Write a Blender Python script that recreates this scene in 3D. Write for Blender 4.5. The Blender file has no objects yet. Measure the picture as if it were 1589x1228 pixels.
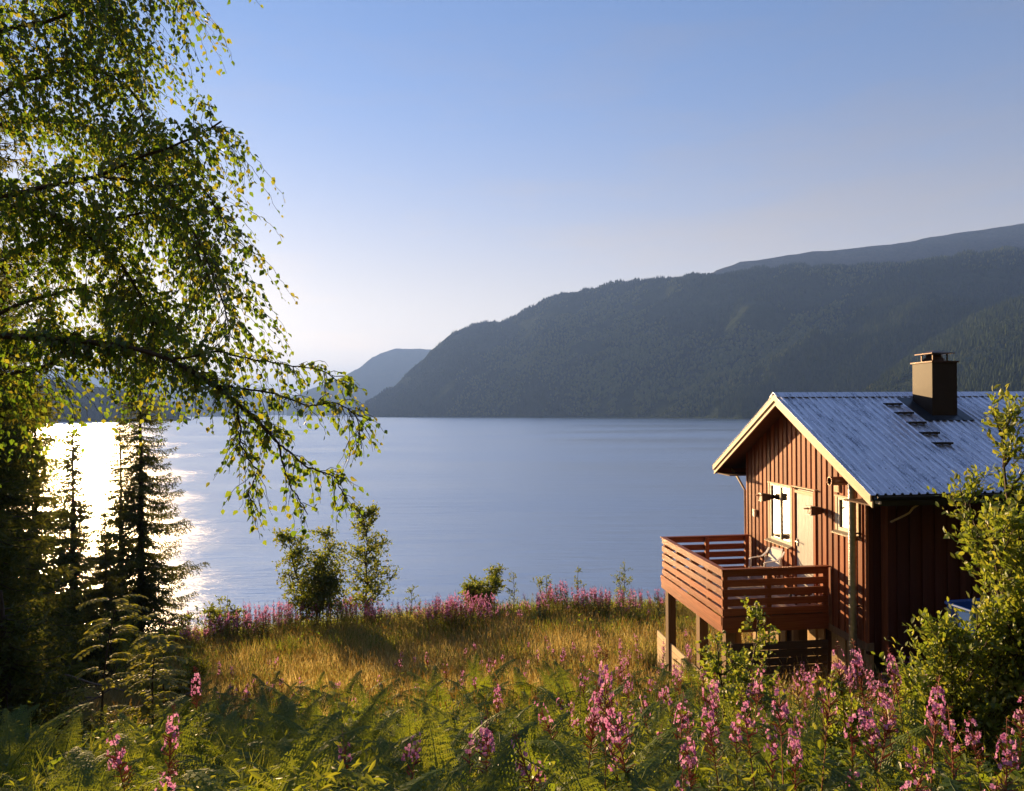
import bpy, math, random
import numpy as np
from mathutils import Matrix, Vector

R_ = math.radians
random.seed(7)
RNG = np.random.default_rng(11)
scene = bpy.context.scene
COL = scene.collection

# ------------------------------------------------------------------ camera
cam_d = bpy.data.cameras.new('camera')
cam = bpy.data.objects.new('camera', cam_d)
COL.objects.link(cam)
cam_d.lens = 24.0
cam_d.sensor_width = 36.0
cam_d.sensor_fit = 'HORIZONTAL'
cam_d.shift_y = 26.0 / 1589.0
cam_d.clip_start = 0.05
cam_d.clip_end = 60000
cam.matrix_world = Matrix.Translation((0, 0, 12)) @ Matrix.Rotation(R_(90), 4, 'X') @ Matrix.Rotation(-0.007, 4, 'Z')
scene.camera = cam

# ------------------------------------------------------------------ sky and sun
SUN_AZ = R_(-32.6)      # from +Y towards +X
SUN_EL = R_(8.4)
world = bpy.data.worlds.new('World')
scene.world = world
world.use_nodes = True
wn, wl = world.node_tree.nodes, world.node_tree.links
wn.clear()
sky = wn.new('ShaderNodeTexSky')
sky.sky_type = 'NISHITA'
sky.sun_disc = False
sky.sun_elevation = SUN_EL
sky.sun_rotation = SUN_AZ
sky.altitude = 300
sky.air_density = 1.0
sky.dust_density = 0.12
sky.ozone_density = 5.0
bg = wn.new('ShaderNodeBackground')
bg.inputs['Strength'].default_value = 0.064
wo = wn.new('ShaderNodeOutputWorld')
# thin high veil: whitens the sky towards the horizon, with faint streaks of cirrus
wtc = wn.new('ShaderNodeTexCoord')
wsep = wn.new('ShaderNodeSeparateXYZ')
wl.new(wtc.outputs['Generated'], wsep.inputs[0])
wrmp = wn.new('ShaderNodeValToRGB')
wrmp.color_ramp.interpolation = 'EASE'
for e, (p, c) in zip(wrmp.color_ramp.elements, ((0.0, 0.95), (0.52, 0.12))):
    e.position = p
    e.color = (c, c, c, 1)
wl.new(wsep.outputs['Z'], wrmp.inputs[0])
wmp = wn.new('ShaderNodeMapping')
wmp.inputs['Scale'].default_value = (2.2, 2.2, 11.0)
wmp.inputs['Rotation'].default_value = (0.0, 0.18, 0.0)
wl.new(wtc.outputs['Generated'], wmp.inputs[0])
wnz = wn.new('ShaderNodeTexNoise')
wnz.inputs['Scale'].default_value = 1.3
wnz.inputs['Detail'].default_value = 6.0
wnz.inputs['Roughness'].default_value = 0.55
wl.new(wmp.outputs[0], wnz.inputs['Vector'])
wcr = wn.new('ShaderNodeMapRange')
wcr.inputs[1].default_value = 0.48
wcr.inputs[2].default_value = 0.75
wcr.inputs[4].default_value = 0.16
wl.new(wnz.outputs['Fac'], wcr.inputs[0])
wadd = wn.new('ShaderNodeMath')
wadd.operation = 'ADD'
wadd.use_clamp = True
wl.new(wrmp.outputs[0], wadd.inputs[0])
wl.new(wcr.outputs[0], wadd.inputs[1])
wbw = wn.new('ShaderNodeRGBToBW')
wl.new(sky.outputs[0], wbw.inputs[0])
wcol = wn.new('ShaderNodeMixRGB')
wcol.blend_type = 'MULTIPLY'
wcol.inputs[0].default_value = 1.0
wl.new(wbw.outputs[0], wcol.inputs[1])
wcol.inputs[2].default_value = (1.60, 1.38, 1.02, 1)
wmix = wn.new('ShaderNodeMixRGB')
wl.new(wadd.outputs[0], wmix.inputs[0])
wl.new(sky.outputs[0], wmix.inputs[1])
wl.new(wcol.outputs[0], wmix.inputs[2])
wtint = wn.new('ShaderNodeMixRGB')
wtint.blend_type = 'MULTIPLY'
wtint.inputs[0].default_value = 1.0
wtint.inputs[2].default_value = (1.0, 0.93, 0.94, 1)
wl.new(wmix.outputs[0], wtint.inputs[1])
whs = wn.new('ShaderNodeHueSaturation')
whs.inputs['Saturation'].default_value = 0.90
whs.inputs['Value'].default_value = 0.97
wl.new(wtint.outputs[0], whs.inputs['Color'])
wl.new(whs.outputs[0], bg.inputs['Color'])
wl.new(bg.outputs[0], wo.inputs['Surface'])

sun_d = bpy.data.lights.new('sun', 'SUN')
sun_d.energy = 5.0
sun_d.angle = R_(0.6)
sun_d.color = (1.0, 0.66, 0.32)
sun = bpy.data.objects.new('sun', sun_d)
COL.objects.link(sun)
sd = Vector((math.sin(SUN_AZ) * math.cos(SUN_EL), math.cos(SUN_AZ) * math.cos(SUN_EL), math.sin(SUN_EL)))
sun.rotation_euler = sd.to_track_quat('Z', 'Y').to_euler()
sun.location = (-60, 90, 60)

vs = scene.view_settings
vs.view_transform = 'Standard'
vs.look = 'None'
vs.gamma = 1.0
vs.exposure = 2.22
vs.use_curve_mapping = False

scene.render.engine = 'CYCLES'
cy = scene.cycles
cy.use_denoising = True
cy.max_bounces = 7
cy.diffuse_bounces = 2
cy.glossy_bounces = 3
cy.transmission_bounces = 4
cy.transparent_max_bounces = 6
cy.volume_bounces = 0
cy.sample_clamp_indirect = 6.0
cy.caustics_reflective = False
cy.caustics_refractive = False


# ------------------------------------------------------------------ helpers
def sm(a, b, t):
    t = np.clip((t - a) / (b - a), 0, 1)
    return t * t * (3 - 2 * t)


def nrm(a):
    a = np.asarray(a, float)
    return a / np.maximum(np.linalg.norm(a, axis=-1, keepdims=True), 1e-9)


class Geo:
    """collects vertices and faces (several material slots), builds one mesh"""

    def __init__(s):
        s.v = []
        s.n = 0
        s.f = []          # (array (m,k), material index)

    def add(s, v, faces, mi=0):
        v = np.asarray(v, float).reshape(-1, 3)
        if isinstance(faces, np.ndarray):
            s.f.append((faces + s.n, mi))
        else:
            by = {}
            for q in faces:
                by.setdefault(len(q), []).append(q)
            for k, a in by.items():
                s.f.append((np.array(a, int) + s.n, mi))
        s.v.append(v)
        s.n += len(v)
        return s

    def inst(s, tv, tf, M, T, mi=0):
        tv = np.asarray(tv, float)
        k, n = len(T), len(tv)
        if k == 0:
            return s
        v = np.einsum('kij,nj->kni', M, tv) + T[:, None, :]
        off = (np.arange(k) * n)[:, None, None]
        by = {}
        for q in tf:
            by.setdefault(len(q), []).append(q)
        for kk, a in by.items():
            a = np.array(a, int)
            s.f.append(((a[None] + off).reshape(-1, kk) + s.n, mi))
        s.v.append(v.reshape(-1, 3))
        s.n += k * n
        return s

    def box(s, x0, x1, y0, y1, z0, z1, mi=0):
        v = [(x0, y0, z0), (x1, y0, z0), (x1, y1, z0), (x0, y1, z0), (x0, y0, z1), (x1, y0, z1), (x1, y1, z1), (x0, y1, z1)]
        return s.add(v, [(0, 3, 2, 1), (4, 5, 6, 7), (0, 1, 5, 4), (1, 2, 6, 5), (2, 3, 7, 6), (3, 0, 4, 7)], mi)

    def tube(s, pts, rad, sides=6, mi=0, cap=True):
        P = np.asarray(pts, float)
        n = len(P)
        rad = np.broadcast_to(np.asarray(rad, float), (n,))
        T = nrm(np.gradient(P, axis=0))
        ref = np.array([0.0, 0.0, 1.0]) if abs(T[0][2]) < 0.9 else np.array([1.0, 0.0, 0.0])
        X = nrm(np.cross(ref, T[0]))
        a = np.linspace(0, 2 * math.pi, sides, endpoint=False)
        vs_ = []
        for i in range(n):
            X = nrm(X - T[i] * np.dot(X, T[i]))
            Y = np.cross(T[i], X)
            vs_.append(P[i] + rad[i] * (np.cos(a)[:, None] * X + np.sin(a)[:, None] * Y))
        f = []
        for i in range(n - 1):
            for j in range(sides):
                k = (j + 1) % sides
                f.append((i * sides + j, i * sides + k, (i + 1) * sides + k, (i + 1) * sides + j))
        if cap:
            f.append(tuple(range(sides))[::-1])
            f.append(tuple((n - 1) * sides + j for j in range(sides)))
        return s.add(np.concatenate(vs_), f, mi)

    def mesh(s, name, mats, smooth=False):
        me = bpy.data.meshes.new(name)
        v = np.concatenate(s.v) if s.v else np.zeros((0, 3))
        me.vertices.add(len(v))
        me.vertices.foreach_set('co', v.astype(np.float32).ravel())
        nl = sum(a.size for a, _ in s.f)
        npoly = sum(len(a) for a, _ in s.f)
        me.loops.add(nl)
        me.polygons.add(npoly)
        me.loops.foreach_set('vertex_index', np.concatenate([a.ravel() for a, _ in s.f]).astype(np.int32))
        tot = np.concatenate([np.full(len(a), a.shape[1]) for a, _ in s.f]).astype(np.int32)
        me.polygons.foreach_set('loop_start', np.concatenate([[0], np.cumsum(tot)[:-1]]).astype(np.int32))
        if not isinstance(mats, (list, tuple)):
            mats = [mats]
        for m in mats:
            me.materials.append(m)
        if len(mats) > 1:
            me.polygons.foreach_set('material_index', np.concatenate([np.full(len(a), m) for a, m in s.f]).astype(np.int32))
        me.update(calc_edges=True)
        me.polygons.foreach_set('use_smooth', np.full(npoly, bool(smooth)))
        return me

    def build(s, name, mats, parent=None, smooth=False, loc=None):
        return link(name, s.mesh(name, mats, smooth), parent, loc)


def link(name, data, parent=None, loc=None, rot=None, scale=None):
    o = bpy.data.objects.new(name, data)
    COL.objects.link(o)
    if parent is not None:
        o.parent = parent
    if loc is not None:
        o.location = loc
    if rot is not None:
        o.rotation_euler = rot
    if scale is not None:
        o.scale = scale if hasattr(scale, '__len__') else (scale,) * 3
    return o


def tag(o, label=None, cat=None, group=None, kind=None):
    if label:
        o['label'] = label
    if cat:
        o['category'] = cat
    if group:
        o['group'] = group
    if kind:
        o['kind'] = kind
    return o


def empty(name, loc, rz=0.0):
    return link(name, None, None, loc, (0, 0, rz))


def frames(d, n):
    """rotation matrices (k,3,3) with columns x, y=d, z~n"""
    y = nrm(d)
    x = nrm(np.cross(y, n))
    z = np.cross(x, y)
    return np.stack([x, y, z], axis=-1)


def rand_dir(k, rng):
    return nrm(rng.normal(size=(k, 3)))


def vnoise(x, y, seed=0):
    """smooth 2-D value noise, vectorised, about -1..1"""
    x = np.asarray(x, float)
    y = np.asarray(y, float)
    xi, yi = np.floor(x).astype(np.int64), np.floor(y).astype(np.int64)
    xf, yf = x - xi, y - yi
    u, w = xf * xf * (3 - 2 * xf), yf * yf * (3 - 2 * yf)

    def h(a, b):
        q = (a * 374761393 + b * 668265263 + seed * 1442695041) & 0xFFFFFFFF
        q = ((q ^ (q >> 13)) * 1274126177) & 0xFFFFFFFF
        q = q ^ (q >> 16)
        return (q & 0xFFFF) / 32767.5 - 1
    return (h(xi, yi) * (1 - u) + h(xi + 1, yi) * u) * (1 - w) + (h(xi, yi + 1) * (1 - u) + h(xi + 1, yi + 1) * u) * w


def fbm(x, y, oct_=4, seed=0, gain=0.5):
    s, a = 0, 1.0
    for i in range(oct_):
        s = s + a * vnoise(x * 2 ** i, y * 2 ** i, seed + i * 17)
        a *= gain
    return s


# ------------------------------------------------------------------ materials
def new_mat(name):
    m = bpy.data.materials.new(name)
    m.use_nodes = True
    t = m.node_tree
    t.nodes.clear()
    out = t.nodes.new('ShaderNodeOutputMaterial')
    return m, t, out


def N(t, kind, **kw):
    n = t.nodes.new(kind)
    for k, v in kw.items():
        if k.startswith('i_'):
            n.inputs[k[2:].replace('_', ' ')].default_value = v
        else:
            setattr(n, k, v)
    return n


def ramp(t, fac, stops):
    r = t.nodes.new('ShaderNodeValToRGB')
    el = r.color_ramp.elements
    while len(el) < len(stops):
        el.new(0.5)
    for e, (p, c) in zip(el, stops):
        e.position = p
        e.color = (*c, 1)
    t.links.new(fac, r.inputs[0])
    return r.outputs[0]


def leaf_mat(name, cols, trans=0.45, gloss=0.05, rough=0.45, tcols=None, objrand=False):
    """thin leaf: diffuse both ways plus a faint sheen; tone varies from leaf to leaf"""
    m, t, out = new_mat(name)
    L = t.links
    geo = N(t, 'ShaderNodeNewGeometry')
    fac = geo.outputs['Random Per Island']
    if objrand:
        oi = N(t, 'ShaderNodeObjectInfo')
        mm = N(t, 'ShaderNodeMath', operation='ADD')
        L.new(oi.outputs['Random'], mm.inputs[0])
        L.new(fac, mm.inputs[1])
        m2 = N(t, 'ShaderNodeMath', operation='MULTIPLY')
        L.new(mm.outputs[0], m2.inputs[0])
        m2.inputs[1].default_value = 0.5
        fac = m2.outputs[0]
    st = [(i / max(1, len(cols) - 1), c) for i, c in enumerate(cols)]
    c1 = ramp(t, fac, st)
    tc = tcols or [(min(1, c[0] * 1.5), min(1, c[1] * 1.25), c[2] * 0.45) for c in cols]
    c2 = ramp(t, fac, [(i / max(1, len(tc) - 1), c) for i, c in enumerate(tc)])
    d = N(t, 'ShaderNodeBsdfDiffuse')
    tr = N(t, 'ShaderNodeBsdfTranslucent')
    L.new(c1, d.inputs[0])
    L.new(c2, tr.inputs[0])
    mx = N(t, 'ShaderNodeMixShader')
    mx.inputs[0].default_value = trans
    L.new(d.outputs[0], mx.inputs[1])
    L.new(tr.outputs[0], mx.inputs[2])
    g = N(t, 'ShaderNodeBsdfGlossy')
    g.inputs['Roughness'].default_value = rough
    mx2 = N(t, 'ShaderNodeMixShader')
    mx2.inputs[0].default_value = gloss
    L.new(mx.outputs[0], mx2.inputs[1])
    L.new(g.outputs[0], mx2.inputs[2])
    L.new(mx2.outputs[0], out.inputs[0])
    return m


def wood_mat(name, c1, c2, rough=0.6, axis='Z', scale=1.0, var=0.25, knots=True, spec=0.3):
    """sawn boards: grain along the axis, board-to-board tone, knots, a little relief"""
    m, t, out = new_mat(name)
    L = t.links
    tc = N(t, 'ShaderNodeTexCoord')
    oi = N(t, 'ShaderNodeObjectInfo')
    mp = N(t, 'ShaderNodeMapping')
    s = {'X': (0.6, 14, 14), 'Y': (14, 0.6, 14), 'Z': (14, 14, 0.6)}[axis]
    mp.inputs['Scale'].default_value = tuple(q * scale for q in s)
    off = N(t, 'ShaderNodeVectorMath', operation='SCALE')
    cmb = N(t, 'ShaderNodeCombineXYZ')
    for i in range(3):
        L.new(oi.outputs['Random'], cmb.inputs[i])
    L.new(cmb.outputs[0], off.inputs[0])
    off.inputs['Scale'].default_value = 37.0
    ad = N(t, 'ShaderNodeVectorMath', operation='ADD')
    L.new(tc.outputs['Object'], ad.inputs[0])
    L.new(off.outputs[0], ad.inputs[1])
    L.new(ad.outputs[0], mp.inputs[0])
    n1 = N(t, 'ShaderNodeTexNoise', i_Scale=2.2, i_Detail=6.0, i_Roughness=0.65)
    L.new(mp.outputs[0], n1.inputs['Vector'])
    base = ramp(t, n1.outputs['Fac'], [(0.3, c1), (0.7, c2)])
    hv = N(t, 'ShaderNodeHueSaturation')
    mr = N(t, 'ShaderNodeMapRange')
    mr.inputs[3].default_value = 1 - var
    mr.inputs[4].default_value = 1 + var
    L.new(oi.outputs['Random'], mr.inputs[0])
    L.new(mr.outputs[0], hv.inputs['Value'])
    L.new(base, hv.inputs['Color'])
    col = hv.outputs[0]
    if knots:
        mp2 = N(t, 'ShaderNodeMapping')
        s2 = {'X': (1.3, 9, 9), 'Y': (9, 1.3, 9), 'Z': (9, 9, 1.3)}[axis]
        mp2.inputs['Scale'].default_value = s2
        L.new(ad.outputs[0], mp2.inputs[0])
        vo = N(t, 'ShaderNodeTexVoronoi', i_Scale=1.6)
        L.new(mp2.outputs[0], vo.inputs['Vector'])
        kf = ramp(t, vo.outputs['Distance'], [(0.03, (0, 0, 0)), (0.10, (1, 1, 1))])
        mx = N(t, 'ShaderNodeMixRGB', blend_type='MULTIPLY')
        mx.inputs[0].default_value = 0.55
        L.new(col, mx.inputs[1])
        L.new(kf, mx.inputs[2])
        col = mx.outputs[0]
    b = N(t, 'ShaderNodeBsdfPrincipled')
    L.new(col, b.inputs['Base Color'])
    b.inputs['Roughness'].default_value = rough
    b.inputs['Specular IOR Level'].default_value = spec
    bp = N(t, 'ShaderNodeBump', i_Strength=0.25, i_Distance=0.004)
    L.new(n1.outputs['Fac'], bp.inputs['Height'])
    L.new(bp.outputs[0], b.inputs['Normal'])
    L.new(b.outputs[0], out.inputs[0])
    return m


def plain_mat(name, c, rough=0.5, metal=0.0, spec=0.5, noise=0.15, nscale=8.0, bump=0.0):
    m, t, out = new_mat(name)
    L = t.links
    tc = N(t, 'ShaderNodeTexCoord')
    n1 = N(t, 'ShaderNodeTexNoise', i_Scale=nscale, i_Detail=5.0, i_Roughness=0.6)
    L.new(tc.outputs['Object'], n1.inputs['Vector'])
    col = ramp(t, n1.outputs['Fac'], [(0.25, tuple(q * (1 - noise) for q in c)), (0.75, tuple(min(1, q * (1 + noise)) for q in c))])
    b = N(t, 'ShaderNodeBsdfPrincipled')
    L.new(col, b.inputs['Base Color'])
    b.inputs['Roughness'].default_value = rough
    b.inputs['Metallic'].default_value = metal
    b.inputs['Specular IOR Level'].default_value = spec
    if bump:
        bp = N(t, 'ShaderNodeBump', i_Strength=bump, i_Distance=0.01)
        L.new(n1.outputs['Fac'], bp.inputs['Height'])
        L.new(bp.outputs[0], b.inputs['Normal'])
    L.new(b.outputs[0], out.inputs[0])
    return m


M = {}
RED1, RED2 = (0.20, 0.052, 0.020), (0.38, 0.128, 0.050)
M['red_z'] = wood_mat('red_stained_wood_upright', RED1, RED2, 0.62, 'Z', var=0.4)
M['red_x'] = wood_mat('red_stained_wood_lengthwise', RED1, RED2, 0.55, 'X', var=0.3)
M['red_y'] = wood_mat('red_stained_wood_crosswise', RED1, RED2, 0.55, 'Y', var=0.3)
M['dark_z'] = wood_mat('red_stained_wood_shaded', (0.06, 0.014, 0.009), (0.10, 0.025, 0.014), 0.65, 'Z', var=0.2)  # cabin red darkened in colour to stand for shade on the long wall
M['soffit'] = wood_mat('brown_soffit_wood', (0.10, 0.045, 0.022), (0.15, 0.07, 0.035), 0.7, 'X')
M['cream'] = wood_mat('pale_cream_painted_wood', (0.62, 0.48, 0.32), (0.74, 0.60, 0.42), 0.55, 'Y', var=0.05, knots=False)
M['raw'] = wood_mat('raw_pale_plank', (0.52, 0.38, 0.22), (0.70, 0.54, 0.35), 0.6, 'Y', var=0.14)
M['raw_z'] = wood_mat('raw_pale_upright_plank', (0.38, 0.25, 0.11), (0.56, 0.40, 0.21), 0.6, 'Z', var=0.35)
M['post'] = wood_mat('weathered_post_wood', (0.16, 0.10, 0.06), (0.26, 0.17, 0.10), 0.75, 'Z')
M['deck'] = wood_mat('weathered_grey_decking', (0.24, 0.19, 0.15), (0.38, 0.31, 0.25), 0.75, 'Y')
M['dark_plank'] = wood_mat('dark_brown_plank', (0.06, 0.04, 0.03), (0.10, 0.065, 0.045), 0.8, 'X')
M['white'] = plain_mat('white_paint', (0.72, 0.66, 0.56), 0.4, noise=0.05)
M['door'] = plain_mat('off_white_door_paint', (0.56, 0.54, 0.50), 0.45, noise=0.08)
M['black'] = plain_mat('black_enamel', (0.018, 0.018, 0.020), 0.35, noise=0.2)
M['sill'] = plain_mat('zinc_sill', (0.30, 0.26, 0.20), 0.5, 0.3, noise=0.2)
M['galv'] = plain_mat('galvanised_steel', (0.42, 0.42, 0.40), 0.38, 0.9, noise=0.25, nscale=14)
M['copper'] = plain_mat('rusty_brown_duct', (0.16, 0.08, 0.05), 0.4, 0.5, noise=0.3)
M['chimney'] = plain_mat('brown_chimney_sheet', (0.030, 0.017, 0.010), 0.55, 0.0, 0.25, noise=0.25)
M['chimcap'] = plain_mat('dark_rusty_cap', (0.07, 0.032, 0.022), 0.5, 0.4, noise=0.3)
M['flash'] = plain_mat('dark_lead_flashing', (0.05, 0.06, 0.075), 0.35, 0.5, noise=0.3)
M['plastic'] = plain_mat('white_plastic', (0.72, 0.68, 0.62), 0.45, noise=0.03)
M['blue'] = plain_mat('blue_plastic', (0.03, 0.10, 0.36), 0.35, noise=0.1)
M['cloth'] = plain_mat('pink_cloth', (0.55, 0.32, 0.30), 0.9, noise=0.2, nscale=20)
M['bark'] = plain_mat('dark_bark', (0.055, 0.038, 0.026), 0.9, noise=0.5, nscale=25, bump=0.6)
M['twig'] = plain_mat('brown_twig', (0.07, 0.045, 0.030), 0.8, noise=0.3, nscale=30)
M['deadwood'] = plain_mat('grey_dead_wood', (0.16, 0.12, 0.09), 0.85, noise=0.4, nscale=18, bump=0.5)
M['stem_red'] = plain_mat('reddish_stem', (0.30, 0.10, 0.06), 0.6, noise=0.3, nscale=30)
M['stem_green'] = plain_mat('green_stem', (0.14, 0.17, 0.05), 0.6, noise=0.3, nscale=30)


def metal_roof():
    m, t, out = new_mat('corrugated_roof_metal')
    L = t.links
    tc = N(t, 'ShaderNodeTexCoord')
    mp = N(t, 'ShaderNodeMapping')
    mp.inputs['Scale'].default_value = (7.0, 0.8, 0.8)
    L.new(tc.outputs['Object'], mp.inputs[0])
    n1 = N(t, 'ShaderNodeTexNoise', i_Scale=2.0, i_Detail=6.0, i_Roughness=0.7)
    L.new(mp.outputs[0], n1.inputs['Vector'])
    n2 = N(t, 'ShaderNodeTexNoise', i_Scale=40.0, i_Detail=3.0)
    L.new(tc.outputs['Object'], n2.inputs['Vector'])
    ad = N(t, 'ShaderNodeMath', operation='MULTIPLY_ADD')
    L.new(n2.outputs['Fac'], ad.inputs[0])
    ad.inputs[1].default_value = 0.35
    L.new(n1.outputs['Fac'], ad.inputs[2])
    col = ramp(t, ad.outputs[0], [(0.45, (0.72, 0.74, 0.86)), (0.67, (0.86, 0.88, 0.99)), (0.80, (0.40, 0.43, 0.53))])
    rg = ramp(t, ad.outputs[0], [(0.45, (0.30,) * 3), (0.72, (0.42,) * 3), (0.85, (0.22,) * 3)])
    b = N(t, 'ShaderNodeBsdfPrincipled')
    b.inputs['Metallic'].default_value = 0.55
    L.new(col, b.inputs['Base Color'])
    L.new(rg, b.inputs['Roughness'])
    bp = N(t, 'ShaderNodeBump', i_Strength=0.12, i_Distance=0.004)
    L.new(n2.outputs['Fac'], bp.inputs['Height'])
    L.new(bp.outputs[0], b.inputs['Normal'])
    L.new(b.outputs[0], out.inputs[0])
    return m


def glass_mat():
    m, t, out = new_mat('window_glass')
    L = t.links
    b = N(t, 'ShaderNodeBsdfPrincipled')
    b.inputs['Base Color'].default_value = (0.02, 0.02, 0.022, 1)
    b.inputs['Roughness'].default_value = 0.06
    b.inputs['Specular IOR Level'].default_value = 1.0
    b.inputs['IOR'].default_value = 1.9
    L.new(b.outputs[0], out.inputs[0])
    return m


M['roof'] = metal_roof()
M['glass'] = glass_mat()


def ground_mat():
    m, t, out = new_mat('meadow_soil')
    L = t.links
    tc = N(t, 'ShaderNodeTexCoord')
    n1 = N(t, 'ShaderNodeTexNoise', i_Scale=0.35, i_Detail=8.0, i_Roughness=0.7)
    n2 = N(t, 'ShaderNodeTexNoise', i_Scale=9.0, i_Detail=4.0, i_Roughness=0.7)
    for n in (n1, n2):
        L.new(tc.outputs['Object'], n.inputs['Vector'])
    c = ramp(t, n1.outputs['Fac'], [(0.35, (0.050, 0.055, 0.018)), (0.55, (0.10, 0.085, 0.030)), (0.7, (0.13, 0.10, 0.045))])
    mx = N(t, 'ShaderNodeMixRGB', blend_type='MULTIPLY')
    mx.inputs[0].default_value = 0.7
    L.new(c, mx.inputs[1])
    L.new(ramp(t, n2.outputs['Fac'], [(0.3, (0.35, 0.35, 0.35)), (0.7, (1, 1, 1))]), mx.inputs[2])
    b = N(t, 'ShaderNodeBsdfPrincipled')
    b.inputs['Roughness'].default_value = 0.95
    b.inputs['Specular IOR Level'].default_value = 0.1
    L.new(mx.outputs[0], b.inputs['Base Color'])
    bp = N(t, 'ShaderNodeBump', i_Strength=0.8, i_Distance=0.08)
    L.new(n2.outputs['Fac'], bp.inputs['Height'])
    L.new(bp.outputs[0], b.inputs['Normal'])
    L.new(b.outputs[0], out.inputs[0])
    return m


def water_mat():
    m, t, out = new_mat('lake_water')
    L = t.links
    tc = N(t, 'ShaderNodeTexCoord')

    def noise(sx, sy, rot, detail, rough):
        mp = N(t, 'ShaderNodeMapping')
        mp.inputs['Scale'].default_value = (sx, sy, 1)
        mp.inputs['Rotation'].default_value = (0, 0, rot)
        L.new(tc.outputs['Object'], mp.inputs[0])
        n = N(t, 'ShaderNodeTexNoise', i_Scale=1.0, i_Detail=detail, i_Roughness=rough)
        L.new(mp.outputs[0], n.inputs['Vector'])
        return n.outputs['Fac']
    a = noise(0.32, 1.55, 0.12, 5.0, 0.6)
    c = noise(0.05, 0.26, -0.08, 3.0, 0.5)
    band = noise(0.004, 0.02, 0.1, 4.0, 0.6)
    s1 = N(t, 'ShaderNodeMath', operation='MULTIPLY_ADD')
    L.new(c, s1.inputs[0])
    s1.inputs[1].default_value = 2.2
    L.new(a, s1.inputs[2])
    st = N(t, 'ShaderNodeMapRange')
    st.inputs[1].default_value = 0.35
    st.inputs[2].default_value = 0.65
    st.inputs[3].default_value = 0.3
    st.inputs[4].default_value = 1.0
    L.new(band, st.inputs[0])
    bp = N(t, 'ShaderNodeBump', i_Distance=0.30)
    L.new(st.outputs[0], bp.inputs['Strength'])
    L.new(s1.outputs[0], bp.inputs['Height'])
    d = N(t, 'ShaderNodeBsdfDiffuse')
    d.inputs[0].default_value = (0.46, 0.50, 0.57, 1)
    g = N(t, 'ShaderNodeBsdfGlossy')
    g.distribution = 'BECKMANN'
    g.inputs['Roughness'].default_value = 0.28
    rr_ = N(t, 'ShaderNodeMapRange')
    rr_.inputs[1].default_value = 0.35
    rr_.inputs[2].default_value = 0.65
    rr_.inputs[3].default_value = 0.34
    rr_.inputs[4].default_value = 0.43
    L.new(band, rr_.inputs[0])
    L.new(rr_.outputs[0], g.inputs['Roughness'])
    lw = N(t, 'ShaderNodeLayerWeight')
    lw.inputs['Blend'].default_value = 0.35
    mr = N(t, 'ShaderNodeMapRange')
    mr.inputs[3].default_value = 0.82
    mr.inputs[4].default_value = 0.99
    L.new(lw.outputs['Facing'], mr.inputs[0])
    mx = N(t, 'ShaderNodeMixShader')
    L.new(mr.outputs[0], mx.inputs[0])
    L.new(d.outputs[0], mx.inputs[1])
    L.new(g.outputs[0], mx.inputs[2])
    L.new(bp.outputs[0], g.inputs['Normal'])
    L.new(mx.outputs[0], out.inputs[0])
    return m


def hill_mat(name, c1, c2, c3):
    m, t, out = new_mat(name)
    L = t.links
    tc = N(t, 'ShaderNodeTexCoord')
    n1 = N(t, 'ShaderNodeTexNoise', i_Scale=0.006, i_Detail=9.0, i_Roughness=0.72)
    n2 = N(t, 'ShaderNodeTexNoise', i_Scale=0.09, i_Detail=3.0, i_Roughness=0.7)
    for n in (n1, n2):
        L.new(tc.outputs['Object'], n.inputs['Vector'])
    c = ramp(t, n1.outputs['Fac'], [(0.35, c1), (0.55, c2), (0.72, c3)])
    d = N(t, 'ShaderNodeBsdfDiffuse')
    mx = N(t, 'ShaderNodeMixRGB', blend_type='MULTIPLY')
    mx.inputs[0].default_value = 0.6
    L.new(c, mx.inputs[1])
    L.new(ramp(t, n2.outputs['Fac'], [(0.3, (0.4, 0.4, 0.4)), (0.7, (1, 1, 1))]), mx.inputs[2])
    L.new(mx.outputs[0], d.inputs[0])
    bp = N(t, 'ShaderNodeBump', i_Strength=1.0, i_Distance=8.0)
    L.new(n2.outputs['Fac'], bp.inputs['Height'])
    L.new(bp.outputs[0], d.inputs['Normal'])
    L.new(d.outputs[0], out.inputs[0])
    return m


M['ground'] = ground_mat()
M['water'] = water_mat()
M['hill'] = hill_mat('forested_hillside', (0.022, 0.034, 0.016), (0.040, 0.055, 0.024), (0.075, 0.080, 0.038))
M['fell'] = hill_mat('bare_fell', (0.05, 0.05, 0.035), (0.075, 0.07, 0.05), (0.11, 0.10, 0.075))
M['far_tree'] = leaf_mat('far_conifer', [(0.022, 0.036, 0.016), (0.032, 0.050, 0.020), (0.045, 0.062, 0.024)], 0.15, 0.0)
M['birch'] = leaf_mat('birch_leaf', [(0.050, 0.100, 0.022), (0.072, 0.135, 0.028), (0.10, 0.155, 0.032), (0.16, 0.165, 0.035)], 0.58, 0.05, 0.4,
                      tcols=[(0.13, 0.25, 0.015), (0.19, 0.32, 0.020), (0.27, 0.36, 0.025), (0.40, 0.36, 0.03)])
M['aspen'] = leaf_mat('bank_tree_leaf', [(0.065, 0.105, 0.024), (0.10, 0.145, 0.032), (0.16, 0.175, 0.04)], 0.55, 0.04,
                      tcols=[(0.18, 0.26, 0.02), (0.28, 0.34, 0.03), (0.40, 0.38, 0.04)])
M['willow'] = leaf_mat('willow_leaf', [(0.10, 0.165, 0.035), (0.16, 0.225, 0.045), (0.24, 0.27, 0.06)], 0.52, 0.05, 0.45,
                       tcols=[(0.22, 0.30, 0.025), (0.33, 0.40, 0.035), (0.45, 0.44, 0.05)])
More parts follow.
